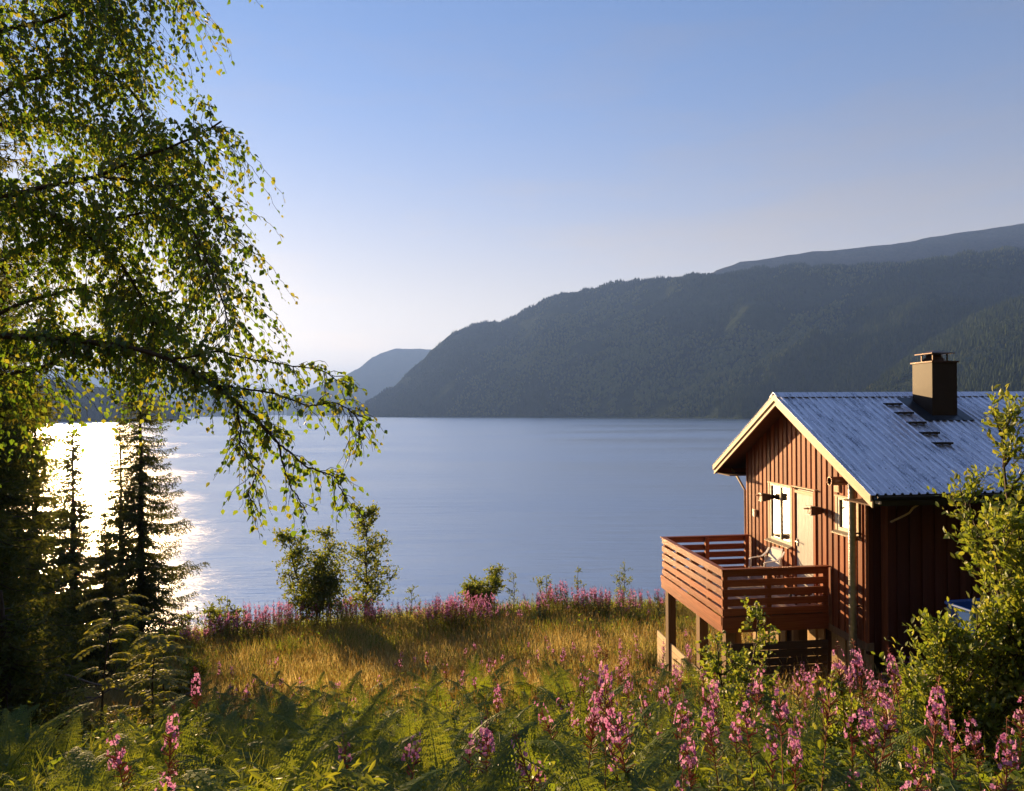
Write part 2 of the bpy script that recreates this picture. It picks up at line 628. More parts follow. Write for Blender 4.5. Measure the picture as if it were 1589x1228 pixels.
M['rowan'] = leaf_mat('rowan_leaf', [(0.09, 0.13, 0.025), (0.14, 0.18, 0.035), (0.20, 0.21, 0.04)], 0.6, 0.04,
                      tcols=[(0.26, 0.28, 0.02), (0.38, 0.38, 0.03), (0.48, 0.42, 0.04)])
M['needle'] = leaf_mat('spruce_needle', [(0.036, 0.058, 0.018), (0.056, 0.082, 0.024), (0.090, 0.108, 0.030)], 0.4, 0.02,
                       tcols=[(0.09, 0.12, 0.015), (0.15, 0.17, 0.02), (0.24, 0.22, 0.03)])
M['fern'] = leaf_mat('fern_leaf', [(0.060, 0.115, 0.025), (0.10, 0.165, 0.032), (0.15, 0.21, 0.04)], 0.55, 0.025, 0.5, objrand=True,
                     tcols=[(0.18, 0.24, 0.015), (0.28, 0.34, 0.02), (0.38, 0.40, 0.03)])
M['weed'] = leaf_mat('fireweed_leaf', [(0.060, 0.105, 0.020), (0.095, 0.150, 0.028), (0.15, 0.18, 0.035)], 0.52, 0.04, objrand=True,
                     tcols=[(0.17, 0.23, 0.015), (0.27, 0.31, 0.02), (0.36, 0.36, 0.03)])
M['petal'] = leaf_mat('fireweed_petal', [(0.50, 0.16, 0.44), (0.58, 0.24, 0.52), (0.66, 0.38, 0.60)], 0.45, 0.02,
                      tcols=[(0.58, 0.18, 0.46), (0.66, 0.27, 0.56), (0.74, 0.42, 0.64)])
M['pod'] = leaf_mat('fireweed_pod', [(0.22, 0.065, 0.06), (0.34, 0.12, 0.09), (0.30, 0.17, 0.10)], 0.35, 0.03,
                    tcols=[(0.4, 0.10, 0.08), (0.5, 0.18, 0.10), (0.5, 0.25, 0.12)])
M['dry'] = leaf_mat('dry_grass', [(0.30, 0.225, 0.085), (0.42, 0.33, 0.135), (0.54, 0.44, 0.21)], 0.6, 0.02,
                    tcols=[(0.42, 0.30, 0.08), (0.52, 0.40, 0.13), (0.60, 0.48, 0.20)])
M['grass'] = leaf_mat('green_grass', [(0.070, 0.110, 0.020), (0.11, 0.155, 0.028), (0.18, 0.19, 0.045)], 0.55, 0.03,
                      tcols=[(0.20, 0.26, 0.02), (0.30, 0.34, 0.03), (0.42, 0.40, 0.06)])
M['herb'] = leaf_mat('herb_leaf', [(0.045, 0.090, 0.018), (0.075, 0.130, 0.024), (0.13, 0.17, 0.034)], 0.52, 0.04,
                     tcols=[(0.15, 0.24, 0.015), (0.24, 0.32, 0.02), (0.34, 0.36, 0.03)])



# ------------------------------------------------------------------ ground
PROF = np.array([[-300, 250], [-60, 62], [-30, 33], [-10, 15], [-5, 11.8], [0, 10.25], [3, 9.45], [6, 8.5], [10, 7.15], [14, 5.93], [18, 5.12],  # rise behind the camera is made steep to block sky light
                 [22, 4.65], [26, 4.25], [28, 3.8], [32, 1.8], [36, 0.0], [42, -1.5], [60, -5]])


def ground_z(x, y):
    x = np.asarray(x, float)
    y = np.asarray(y, float)
    z = np.interp(y, PROF[:, 0], PROF[:, 1])
    w = sm(4, 16, y) * (1 - sm(27, 38, y))
    z = z + w * 0.085 * np.clip(x, -14, 0) + 0.06 * np.clip(x - 4, 0, 12) * (1 - sm(24, 34, y))
    near = (1 - sm(30, 36, y)) * (1 - sm(40, 90, np.abs(x)))
    return z + near * (0.10 * fbm(x * 0.35, y * 0.35, 3, 3) + 0.03 * fbm(x * 1.7, y * 1.7, 2, 5))


def grid_mesh(name, xs, ys, zf, mat, smooth=True):
    X, Y = np.meshgrid(xs, ys)
    Z = zf(X, Y)
    v = np.stack([X, Y, Z], -1).reshape(-1, 3)
    nx, ny = len(xs), len(ys)
    i = (np.arange(ny - 1)[:, None] * nx + np.arange(nx - 1)[None]).ravel()
    f = np.stack([i, i + 1, i + nx + 1, i + nx], -1)
    return Geo().add(v, f).build(name, mat, smooth=smooth)


xs = np.concatenate([np.linspace(-900, -45, 24), np.linspace(-40, 30, 176), np.linspace(36, 900, 24)])
ys = np.concatenate([np.linspace(-300, -12, 22), np.linspace(-10, 44, 136), np.linspace(46, 60, 4)])
tag(grid_mesh('ground', xs, ys, ground_z, M['ground']), kind='structure')

lake = Geo().add([(-16000, 31, 0), (16000, 31, 0), (16000, 16000, 0), (-16000, 16000, 0)], [(0, 1, 2, 3)]).build('lake', M['water'])
tag(lake, kind='structure')


# ------------------------------------------------------------------ hills round the lake
def hill_fn(tab, amp, seed, back=0.7, power=0.9, freq=1.0):
    T = np.array(tab, float)     # bearing tangent, crest elevation tangent, shore depth, crest depth

    def fn(ta, s):
        el = np.interp(ta, T[:, 0], T[:, 1])
        ysh = np.interp(ta, T[:, 0], T[:, 2])
        ycr = np.interp(ta, T[:, 0], T[:, 3])
        y = ysh + (ycr - ysh) * s
        x = ta * y
        h = 12 + el * ycr
        up = np.where(s <= 1, np.clip(s, 0, 1) ** power, 1 - back * (np.clip(s, 1, 3) - 1) ** 1.4)
        z = -3 + (h + 3) * up
        g = fbm(x * 0.0022 * freq, y * 0.0022 * freq, 5, seed, 0.55)
        ridg = 1 - 2 * np.abs(vnoise(x * 0.0035 * freq + 0.3 * g, y * 0.0018 * freq, seed + 5))
        env = np.clip(s, 0, 1) * np.clip(1.05 - s, 0.06, 1) * 2.2
        env = env * np.interp(ta, [-.3, .05, .3], [.2, .4, 1.0])
        z = z + amp * env * (0.55 * g + 0.55 * ridg)
        z = z + amp * 0.035 * fbm(x * 0.03 * freq, y * 0.03 * freq, 3, seed + 9) * np.clip(s * 3, 0, 1)
        return x, y, z
    return fn


def hill(name, tab, mat, amp, seed, nu, nv, smax=1.5, **kw):
    fn = hill_fn(tab, amp, seed, **kw)
    ta = np.linspace(tab[0][0], tab[-1][0], nu)
    s = np.linspace(0, smax, nv)
    TA, S = np.meshgrid(ta, s)
    v = np.stack(fn(TA, S), -1).reshape(-1, 3)
    i = (np.arange(nv - 1)[:, None] * nu + np.arange(nu - 1)[None]).ravel()
    f = np.stack([i, i + 1, i + nu + 1, i + nu], -1)
    o = Geo().add(v, f).build(name, mat, smooth=True)
    tag(o, kind='structure')
    return fn


def tab_px(rows, shore, depth):
    """rows of bearing and crest height (in thousandths) with shore and crest depth in metres"""
    out = []
    for b, e in rows:
        out.append((b / 1000, e / 1000, np.interp(b, *zip(*shore)), np.interp(b, *zip(*depth))))
    return out


MAIN = [(-290, -8), (-232, -4), (-226, 12), (-171, 42), (-143, 67), (-121, 89), (-89, 115), (-43, 130), (-3, 138), (45, 162), (79, 173), (114, 178), (150, 186), (196, 191),
        (241, 190), (279, 186), (336, 196), (430, 213), (515, 214), (572, 217), (619, 222), (713, 224), (750, 220), (900, 232), (1200, 255), (1700, 270), (2400, 260)]
main_fn = hill('mountain_across_lake', tab_px(MAIN, [(-290, 2100), (340, 1000), (750, 760), (2400, 480)], [(-290, 2250), (-100, 2400), (340, 1650), (750, 1400), (2400, 1100)]),
               M['hill'], 170, 4, 300, 110)
FELL = [(150, 150), (255, 180), (279, 192), (298, 206), (336, 218), (383, 222), (430, 229), (477, 234), (572, 243), (619, 252), (666, 258), (723, 268), (750, 271), (900, 290),
        (1300, 300), (2000, 280)]
hill('fell_behind_mountain', tab_px(FELL, [(150, 1800), (750, 1520), (2000, 1200)], [(150, 2250), (750, 1950), (2000, 1500)]), M['fell'], 60, 23, 160, 50)
SPUR = [(465, -6), (500, 14), (525, 32), (590, 84), (647, 120), (700, 148), (750, 166), (900, 190), (1200, 205), (1700, 210)]
spur_fn = hill('wooded_spur', tab_px(SPUR, [(465, 640), (750, 520), (1700, 400)], [(465, 700), (600, 950), (1700, 900)]), M['hill'], 26, 14, 120, 60)
MID = [(-330, 20), (-296, 36), (-259, 48), (-226, 65), (-202, 83), (-172, 94), (-125, 93), (-90, 90), (0, 100)]
hill('blue_hill_down_the_lake', tab_px(MID, [(-330, 4300), (0, 4300)], [(-330, 5000), (0, 5000)]), M['hill'], 90, 31, 90, 40)
FARA = [(-1600, 76), (-1000, 74), (-750, 72), (-655, 70), (-561, 62), (-514, 55), (-467, 52), (-424, 45), (-399, 39), (-372, 25), (-325, 26), (-260, 22), (-200, 10)]
hill('far_hills_at_lake_end', tab_px(FARA, [(-1600, 6500), (-200, 6500)], [(-1600, 8000), (-200, 8000)]), M['hill'], 120, 41, 120, 36)
FARB = [(-1500, 60), (-1000, 45), (-608, 31), (-486, 18), (-457, 27), (-424, 30), (-399, 17), (-388, -2), (-380, -4)]
hill('low_headland_in_haze', tab_px(FARB, [(-1500, 3300), (-380, 3600)], [(-1500, 4200), (-380, 3900)]), M['hill'], 40, 51, 100, 30)
FARC = [(-2400, 200), (-1500, 120), (-1000, 75), (-655, 50), (-561, 36), (-524, 23), (-503, 10), (-478, -5), (-470, -8)]
near_fn = hill('near_wooded_point', tab_px(FARC, [(-2400, 700), (-470, 1300)], [(-2400, 1100), (-470, 1450)]), M['hill'], 35, 61, 110, 30)


# woods on the mountain: single trees too many and too small to count
def forest(name, fn, ta0, ta1, n, seed, h0, h1, smax=1.02):
    rng = np.random.default_rng(seed)
    ta = rng.uniform(ta0, ta1, n)
    s = rng.uniform(0.01, smax, n)
    x, y, z = fn(ta, s)
    keep = z > 1
    x, y, z = x[keep], y[keep], z[keep]
    k = len(x)
    patch = vnoise(x * 0.004, y * 0.004, 77) + 0.5 * vnoise(x * 0.02, y * 0.02, 78)
    h = rng.uniform(h0, h1, k) * (1 + 0.2 * patch)
    decid = (rng.random(k) * .6 + 0.75 * patch) > 0.62
    keep2 = vnoise(x * 0.011, y * 0.011, 79) + .6 * vnoise(x * .04, y * .04, 80) > -.5
    x, y, z, h, decid = x[keep2], y[keep2], z[keep2], h[keep2], decid[keep2]
    k = len(x)
    a = np.linspace(0, 2 * math.pi, 5, endpoint=False)
    cone = np.concatenate([np.stack([np.cos(a), np.sin(a), np.zeros(5)], -1), [[0, 0, 1]]])
    ct = [(i, (i + 1) % 5, 5) for i in range(5)]
    dome = np.concatenate([np.stack([np.cos(a) * .8, np.sin(a) * .8, np.full(5, .1)], -1), np.stack([np.cos(a + .6), np.sin(a + .6), np.full(5, .55)], -1), [[0, 0, 1]]])
    dt = [(i, (i + 1) % 5, 5 + i) for i in range(5)] + [((i + 1) % 5, 5 + (i + 1) % 5, 5 + i) for i in range(5)] + [(5 + i, 5 + (i + 1) % 5, 10) for i in range(5)]
    g = Geo()
    for sel, tv, tf, wr, mi in ((~decid, cone, ct, 0.2, 0), (decid, dome, dt, 0.36, 1)):
        hh = h[sel] * (1 if mi == 0 else 0.75)
        Mx = np.zeros((sel.sum(), 3, 3))
        Mx[:, 0, 0] = Mx[:, 1, 1] = hh * wr * rng.uniform(0.8, 1.3, sel.sum())
        Mx[:, 2, 2] = hh
        g.inst(tv, tf, Mx, np.stack([x, y, z - 0.5], -1)[sel], mi)
    o = g.build(name, [M['far_tree'], M['far_leaf']])
    tag(o, {'m': 'dark conifer woods covering the mountainside across the lake', 'p': 'dim wooded shore of the near point on the lake', 'h': 'unseen conifer woods added behind the camera to dim the sky light', 's': 'sunlit green woods on the spur behind the cabin roof'}[name[0]], 'forest', kind='stuff')


M['far_leaf'] = leaf_mat('far_birchwood', [(0.060, 0.080, 0.028), (0.085, 0.105, 0.034), (0.12, 0.125, 0.04)], 0.2, 0.0)
forest('mountain_forest', main_fn, -0.235, 0.95, 60000, 5, 6, 11)
forest('spur_forest', spur_fn, .47, 1.0, 11000, 12, 5, 9)
forest('point_forest', near_fn, -0.9, -0.48, 4000, 6, 8, 14)

# unseen wooded slope behind the camera, added to hold back sky light
def slope_fn(ta, s):
    x = ta * 400
    y = -14 - s * 270
    return x, y, ground_z(x, y)


forest('hillside_forest', slope_fn, -1.0, 1.0, 9000, 8, 12, 20, 1.0)

# ------------------------------------------------------------------ haze
hz = Geo().box(-15000, 15000, -350, 15500, -40, 620).build('haze', None)
m, t, out = new_mat('lake_haze')
pv = N(t, 'ShaderNodeVolumePrincipled')
pv.inputs['Color'].default_value = (0.24, 0.43, 1.0, 1)
pv.inputs['Density'].default_value = 1.75e-4
pv.inputs['Anisotropy'].default_value = 0.12
t.links.new(pv.outputs[0], out.inputs['Volume'])
hz.data.materials.clear()
hz.data.materials.append(m)
tag(hz, kind='stuff')


# ------------------------------------------------------------------ cabin (u along the ridge, v across the gable, z up)
ZB = 6.2
CAB_O = (6.735, 13.0, ZB)
CAB_A = R_(6.7)
cabin = empty('cabin', CAB_O, CAB_A)
tag(cabin, 'red stained wooden cabin with blue-grey metal roof and brown chimney', 'cabin')


class CG(Geo):
    """cabin geometry: heights are given above the lake"""

    def build(s, name, mats, parent=None, **kw):
        for a in s.v:
            a[:, 2] -= ZB
        return Geo.build(s, name, mats, parent, **kw)


def prism_u(g, poly, u0, u1, mi=0):
    """polygon in (v, z) extruded along u"""
    n = len(poly)
    v = [(u0, a, b) for a, b in poly] + [(u1, a, b) for a, b in poly]
    f = [tuple(range(n)), tuple(range(n, 2 * n))[::-1]] + [(i, i + n, (i + 1) % n + n, (i + 1) % n) for i in range(n)]
    return g.add(v, f, mi)


def part(name, mat, parent, *boxes):
    g = CG()
    for b in boxes:
        g.box(*b)
    return g.build(name, mat, parent)


APEX_V, APEX_Z, SL = 2.5, 12.36, 0.544
V_N, V_F = -0.88, 5.88
U_0, U_1 = -0.5, 8.6
WALL_U1, WALL_V1 = 8.2, 5.0
FLOOR = 7.9


def roof_z(v):
    return APEX_Z - SL * abs(v - APEX_V)


# gable wall: under-boards, then over-boards, cut round the openings
gable = CG()
prism_u(gable, [(0.02, 7.55), (4.98, 7.55), (4.98, roof_z(5) - .14), (2.5, roof_z(2.5) - .14), (0.02, roof_z(0) - .14)], 0.05, 0.12)
gable = gable.build('gable_wall', M['dark_z'], cabin)
OPEN = [(2.70, 3.72, 8.86, 10.26), (1.77, 2.55, 7.90, 10.26), (0.25, 0.92, 9.54, 10.27)]


def gable_board(v0, v1, u0, u1, name):
    spans = [(7.55, None)]
    cut = [(c, d) for a, b, c, d in OPEN if v0 < b - 0.01 and v1 > a + 0.01]
    for c, d in cut:
        nxt = []
        for lo, hi in spans:
            if hi is None or hi > c:
                if c - lo > 0.03:
                    nxt.append((lo, c))
                nxt.append((d, hi))
            else:
                nxt.append((lo, hi))
        spans = nxt
    for lo, hi in spans:
        g = CG()
        t0, t1 = (roof_z(v0) - .13, roof_z(v1) - .13) if hi is None else (hi, hi)
        if hi is None and v0 < APEX_V < v1:
            prism_u(g, [(v0, lo), (v1, lo), (v1, t1), (APEX_V, roof_z(APEX_V) - .13), (v0, t0)], u0, u1)
        else:
            prism_u(g, [(v0, lo), (v1, lo), (v1, t1), (v0, t0)], u0, u1)
        g.build(name, M['red_z'], gable)


k = 0
v = 0.0
while v < WALL_V1 - 0.01:
    gable_board(v + .002, min(v + .198, 5.0), 0.022, 0.044, 'board')
    v += 0.2
for i in range(26):
    c = i * 0.2
    a, b = max(0.0, c - 0.06 - 0.004 * (i % 3)), min(5.0, c + 0.06)
    gable_board(a, b, -0.004 * (i % 2), 0.0205, 'batten')

# long wall facing the camera, in two planes (the farther part begins behind a corner board)
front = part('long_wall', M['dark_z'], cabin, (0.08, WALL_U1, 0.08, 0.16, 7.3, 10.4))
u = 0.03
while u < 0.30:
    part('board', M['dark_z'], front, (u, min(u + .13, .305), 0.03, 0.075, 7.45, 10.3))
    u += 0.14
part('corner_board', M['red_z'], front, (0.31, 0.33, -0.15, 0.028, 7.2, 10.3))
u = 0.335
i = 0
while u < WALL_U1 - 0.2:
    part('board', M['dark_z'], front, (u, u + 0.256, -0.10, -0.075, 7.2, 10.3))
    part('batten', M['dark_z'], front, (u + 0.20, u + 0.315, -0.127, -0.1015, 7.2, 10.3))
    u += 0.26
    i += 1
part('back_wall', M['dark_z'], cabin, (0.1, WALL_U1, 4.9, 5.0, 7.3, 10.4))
end = CG()
prism_u(end, [(0.0, 7.3), (5.0, 7.3), (5.0, roof_z(5) - .14), (2.5, roof_z(2.5) - .14), (0.0, roof_z(0) - .14)], WALL_U1, WALL_U1 + .1)
end.build('end_wall', M['dark_z'], cabin)

# foundation: upright planks of mixed age under the gable
fnd = part('foundation', M['dark_plank'], cabin, (0.25, WALL_U1, 0.3, 4.8, 5.0, 7.4))
for i in range(18):
    a = 0.1 + i * 0.27
    if i in (5, 11):
        continue
    part('plank', M['raw_z'], fnd, (0.16 - 0.03 * (i % 2), 0.20 - 0.03 * (i % 2), a, a + 0.25, 5.2, 7.5))
part('sill_beam', M['post'], fnd, (0.0, 0.14, 0.0, 5.0, 7.4, 7.547))

# roof
roof = CG()
for s_ in (0, 1):
    e = V_N if s_ == 0 else V_F
    prism_u(roof, [(APEX_V, APEX_Z - .03), (e, roof_z(e) - .03), (e, roof_z(e) - .11), (APEX_V, APEX_Z - .11)], U_0 + .035, U_1)
roof = roof.build('roof', M['soffit'], cabin)
for e, w in ((V_N, 0.0), (V_F, 5.0)):
    part('soffit', M['soffit'], roof, (U_0 + .04, U_1, min(e + .03, w - .002), max(e - .03, w + .002), 10.285, 10.31))
    part('fascia', M['black'] if e < 0 else M['red_x'], roof, (U_0 + .035, U_1, e - .012, e + .012, 10.29, roof_z(e) - .02))
# corrugated sheets
PITCH = 0.16
prof = [(0.0, 0.0), (0.092, 0.0), (0.104, 0.032), (0.144, 0.032), (0.156, 0.0)]
NS = 6
for s_ in (0, 1):
    e = V_N - .05 if s_ == 0 else V_F + .05
    u = U_0 - .045
    j = 0
    while u < U_1:
        g = CG()
        pu, ph = [], []
        for r in range(NS):
            for a, h in prof:
                pu.append(u + r * PITCH + a)
                ph.append(h)
        pu.append(u + NS * PITCH + 0.02)
        ph.append(0.0)
        n = len(pu)
        lift = 0.004 * (j % 2)
        vs_ = []
        for top in (0, -0.0025):
            for vv in (APEX_V - (0.02 if s_ == 0 else -0.02), e):
                for a, h in zip(pu, ph):
                    vs_.append((a, vv, roof_z(vv) + h + lift + top))
        f = []
        for i in range(n - 1):
            f.append((i, i + 1, n + i + 1, n + i))
            f.append((2 * n + i, 3 * n + i, 3 * n + i + 1, 2 * n + i + 1))
            f.append((n + i, n + i + 1, 3 * n + i + 1, 3 * n + i))
        f += [(0, n, 3 * n, 2 * n), (n - 1, 2 * n - 1, 4 * n - 1, 3 * n - 1)]
        g.add(vs_, f)
        g.build('roof_sheet', M['roof'], roof)
        u += NS * PITCH
        j += 1
g = CG()
prism_u(g, [(APEX_V - .17, roof_z(APEX_V - .17) + .034), (APEX_V, APEX_Z + .05), (APEX_V + .17, roof_z(APEX_V + .17) + .034),
            (APEX_V + .17, roof_z(APEX_V + .17) + .030), (APEX_V, APEX_Z + .044), (APEX_V - .17, roof_z(APEX_V - .17) + .030)], U_0 - .05, U_1)
g.build('ridge_cap', M['roof'], roof)
# fixing screws on the ribs
g = CG()
for vv in (2.30, 1.45, 0.6, -0.25, -0.8):
    u = U_0 + .08
    i = 0
    while u < 6.5:
        if (i + int(vv * 10)) % 2 == 0 or vv > 2:
            z = roof_z(vv) + (.047 if vv > 2.2 else .030)
            g.box(u - .009, u + .009, vv - .009, vv + .009, z - .006, z + .006)
        u += PITCH
        i += 1
tag(g.build('screws', M['black'], roof), kind='stuff')
# barge boards
for s_, e in ((0, V_N - .02), (1, V_F + .02)):
    for nm, z0, z1, u0, u1 in (('bargeboard', 0.012, 0.135, U_0 - .035, U_0 - .003), ('bargeboard', 0.127, 0.245, U_0, U_0 + .032)):
        g = CG()
        prism_u(g, [(APEX_V, APEX_Z - z0), (e, roof_z(e) - z0), (e, roof_z(e) - z1), (APEX_V, APEX_Z - z1)], u0, u1)
        g.build(nm, M['cream'], roof)
# roof ladder steps
for vv in (1.97, 1.61, 1.23, 0.85, 0.49):
    z = roof_z(vv)
    part('roof_step', M['black'], roof, (1.78, 2.17, vv - .06, vv + .05, z + .055, z + .075), (1.80, 1.83, vv - .03, vv + .12, z + .02, z + .055), (2.12, 2.15, vv - .03, vv + .12, z + .02, z + .055),
         (1.78, 2.17, vv - .065, vv - .05, z + .03, z + .075))
# gutters
for e, sgn in ((V_N, -1), (V_F, 1)):
    a = np.linspace(0, math.pi, 9)
    c0 = e + sgn * .085
    pts = [(c0 - .068 * math.cos(q), 10.475 - .075 * math.sin(q)) for q in a]
    pts2 = [(c0 - .062 * math.cos(q), 10.477 - .069 * math.sin(q)) for q in a[::-1]]
    g = CG()
    poly = pts + pts2
    n = len(poly)
    vv = [(U_0 + .02, p, q) for p, q in poly] + [(U_1, p, q) for p, q in poly]
    g.add(vv, [(i, (i + 1) % n, (i + 1) % n + n, i + n) for i in range(n)] + [tuple([0, n - 1, n - 2, 1]), tuple([n, n + 1, 2 * n - 2, 2 * n - 1])])
    g.build('gutter', M['black'], roof)
part('gutter_bracket', M['cream'], roof, (U_0 + .05, U_0 + .075, V_N - .17, V_N - .02, 10.35, 10.40))
g = CG()
g.tube([(0.62, -0.86, 10.40), (0.64, -0.70, 10.33), (0.66, -0.52, 10.24), (0.64, -0.42, 10.17), (0.60, -0.38, 10.08), (0.53, -0.33, 10.02), (0.32, -0.24, 9.89)], 0.018, 8)
g.build('gutter_outlet', M['cream'], cabin)
g = CG()
g.tube([(0.0, V_F + .05, 10.42), (0.0, 5.5, 10.2), (0.0, 5.08, 9.9), (0.0, 5.06, 7.8)], 0.03, 8)
g.build('downpipe', M['cream'], cabin)

# chimney
CU0, CU1, CV0, CV1 = 2.58, 3.17, 1.52, 2.13
chim = part('chimney', M['chimney'], cabin, (CU0, CU1, CV0, CV1, 11.7, 13.02))
part('rim', M['chimcap'], chim, (CU0 - .03, CU1 + .03, CV0 - .03, CV1 + .03, 13.022, 13.052))
g = CG()
g.tube([((CU0 + CU1) / 2, (CV0 + CV1) / 2, z) for z in (13.0, 13.05, 13.06, 13.13, 13.135, 13.2)], [.26, .26, .28, .26, .21, .20], 4)
c = g.build('collar', M['chimcap'], chim)
for du in (-.17, .17):
    for dv in (-.17, .17):
        a, b = (CU0 + CU1) / 2 + du, (CV0 + CV1) / 2 + dv
        part('cap_leg', M['chimcap'], chim, (a - .012, a + .012, b - .012, b + .012, 13.05, 13.24))
a, b, h = (CU0 + CU1) / 2, (CV0 + CV1) / 2, .27
g = CG().add([(a - h, b - h, 13.215), (a + h, b - h, 13.215), (a + h, b + h, 13.215), (a - h, b + h, 13.215), (a - h, b - h, 13.235), (a + h, b - h, 13.235), (a + h, b + h, 13.235),
              (a - h, b + h, 13.235), (a, b, 13.31)], [(0, 3, 2, 1), (0, 1, 5, 4), (1, 2, 6, 5), (2, 3, 7, 6), (3, 0, 4, 7), (4, 5, 8), (5, 6, 8), (6, 7, 8), (7, 4, 8)])
g.build('rain_cap', M['chimcap'], chim)
g = CG()
for v0, v1, u0, u1 in ((1.33, 2.26, CU0 - .30, CU0 + .02), (1.33, 2.26, CU1 - .02, CU1 + .26), (1.33, 1.56, CU0 - .02, CU1 + .02), (2.1, 2.26, CU0 - .02, CU1 + .02)):
    vv = [(uu, q, roof_z(q) + d) for d in (.034, .040) for uu, q in ((u0, v0), (u1, v0), (u1, v1), (u0, v1))]
    g.add(vv, [(0, 3, 2, 1), (4, 5, 6, 7), (0, 1, 5, 4), (1, 2, 6, 5), (2, 3, 7, 6), (3, 0, 4, 7)])
g.build('flashing', M['flash'], chim)


# windows and door on the gable
def window(v0, v1, z0, z1, split):
    w = part('window', M['white'], cabin, (-.02, .04, v0, v0 + .06, z0, z1), (-.02, .04, v1 - .06, v1, z0, z1), (-.02, .04, v0 + .06, v1 - .06, z1 - .06, z1), (-.02, .04, v0 + .06, v1 - .06, z0, z0 + .07))
    vs_ = [v0 + .06] + split + [v1 - .06]
    for i, (a, b) in enumerate(zip(vs_, vs_[1:])):
        a += .028 if i else 0
        b -= .028 if i < len(vs_) - 2 else 0
        g = CG()
        k0, k1 = -.019 * (b - a) / 2, .019 * (b - a) / 2     # panes turned slightly so they mirror the sun glitter
        prism = [(.010 + k0, a), (.016 + k0, a), (.016 + k1, b), (.010 + k1, b)]
        g.add([(p, q, z) for z in (z0 + .07, z1 - .06) for p, q in prism], [(0, 1, 2, 3), (7, 6, 5, 4), (0, 4, 5, 1), (1, 5, 6, 2), (2, 6, 7, 3), (3, 7, 4, 0)])
        g.build('pane', M['glass'], w)
    for q in split:
        part('mullion', M['white'], w, (-.015, .035, q - .03, q + .03, z0 + .07, z1 - .06))
    part('head_board', M['cream'], w, (-.07, .03, v0 - .09, v1 + .04, z1 + .002, z1 + .03))
    g = CG().add([(-.13, v0 - .07, z0 - .055), (-.13, v1 + .07, z0 - .055), (.02, v1 + .07, z0 - .005), (.02, v0 - .07, z0 - .005),
                  (-.13, v0 - .07, z0 - .030), (-.13, v1 + .07, z0 - .030), (.02, v1 + .07, z0 + .02), (.02, v0 - .07, z0 + .02)],
                 [(0, 1, 2, 3), (4, 7, 6, 5), (0, 4, 5, 1), (1, 5, 6, 2), (2, 6, 7, 3), (3, 7, 4, 0)])
    g.build('sill', M['sill'], w)
    for a, b in ((v0 - .065, v0 - .003), (v1 + .003, v1 + .065)):
        part('casing', M['cream'], w, (-.03, .03, a, b, z0 - .005, z1))
    return w


window(2.72, 3.70, 8.88, 10.24, [3.21])['label'] = 'two-pane window blazing with reflected sun'
window(0.27, 0.90, 9.56, 10.25, [])['label'] = 'small grey single-pane window'
door = part('door', M['door'], cabin, (.012, .03, 1.79, 2.53, 7.92, 10.22))
for i in range(11):
    a = 1.84 + i * .0590
    part('slat', M['door'], door, (.0, .0115, a, a + .052, 7.98, 10.13))
part('door_head', M['cream'], door, (-.03, .01, 1.78, 2.54, 10.135, 10.20))
part('head_board', M['cream'], door, (-.07, .03, 1.66, 2.61, 10.262, 10.288))
for a, b in ((1.70, 1.775), (2.545, 2.62)):
    part('casing', M['red_z'], door, (-.03, .03, a, b, 7.9, 10.26))
g = CG().box(-.022, -.001, 2.455, 2.485, 8.93, 9.09)
g.tube([(-.02, 2.47, 9.04), (-.06, 2.47, 9.04), (-.065, 2.44, 9.04), (-.065, 2.34, 9.035)], .011, 6)
g.build('handle', M['galv'], door)
part('threshold', M['post'], door, (-.06, .03, 1.77, 2.55, 7.885, 7.918))


# wall lanterns: dark box between two flanges on an arm
def lantern(vc, zc):
    l = part('wall_lantern', M['chimcap'], cabin, (-.30, -.08, vc - .075, vc + .075, zc - .075, zc + .075))
    part('flange', M['black'], l, (-.32, -.20, vc - .085, vc + .085, zc + .078, zc + .095), (-.32, -.20, vc - .085, vc + .085, zc - .095, zc - .078))
    part('arm', M['chimcap'], l, (-.079, .0, vc - .03, vc + .03, zc - .05, zc + .05))
    part('bar', M['red_x'], l, (-.42, -.05, vc - .015, vc + .015, zc + .046, zc + .066) if False else (-.42, -.31, vc - .015, vc + .015, zc + .03, zc + .055))


lantern(3.62, 9.90)
lantern(1.47, 9.88)
part('socket_box', M['white'], cabin, (-.07, -.006, 4.42, 4.52, 9.30, 9.48))
part('vent_grille', M['cream'], cabin, (-.035, -.005, .83, 1.0, 10.33, 10.56), *[(-.045, -.035, .845, .985, 10.36 + .035 * q, 10.375 + .035 * q) for q in range(6)])
# duct through the gable and the steel pipe beside the corner
g = CG()
a = np.linspace(0, 2 * math.pi, 17)[:-1]
ring = lambda u, r: [(u, .50 + r * math.cos(q), 10.60 + r * math.sin(q)) for q in a]
vs_ = ring(.0, .085) + ring(-.44, .085) + ring(-.44, .072) + ring(-.1, .072)
f = []
for k in range(3):
    f += [(k * 16 + i, k * 16 + (i + 1) % 16, (k + 1) * 16 + (i + 1) % 16, (k + 1) * 16 + i) for i in range(16)]
f.append(tuple(48 + i for i in range(16)))
g.add(vs_, f)
g.build('wall_duct', M['copper'], cabin, smooth=False)
vp = CG()
pz = np.arange(6.9, 11.0, .12)
vp.tube([(-.16, .20, z) for z in np.repeat(pz, 2) + np.tile([0, .008], len(pz))], np.tile([.070, .074], len(pz)), 18)
vp = vp.build('vent_pipe', M['galv'], cabin)
for z in (8.2, 9.6):
    part('bracket', M['black'], vp, (-.09, .0, .18, .22, z, z + .03))
part('eave_lamp', M['cream'], cabin, (1.44, 1.62, -.56, -.46, 10.24, 10.284))

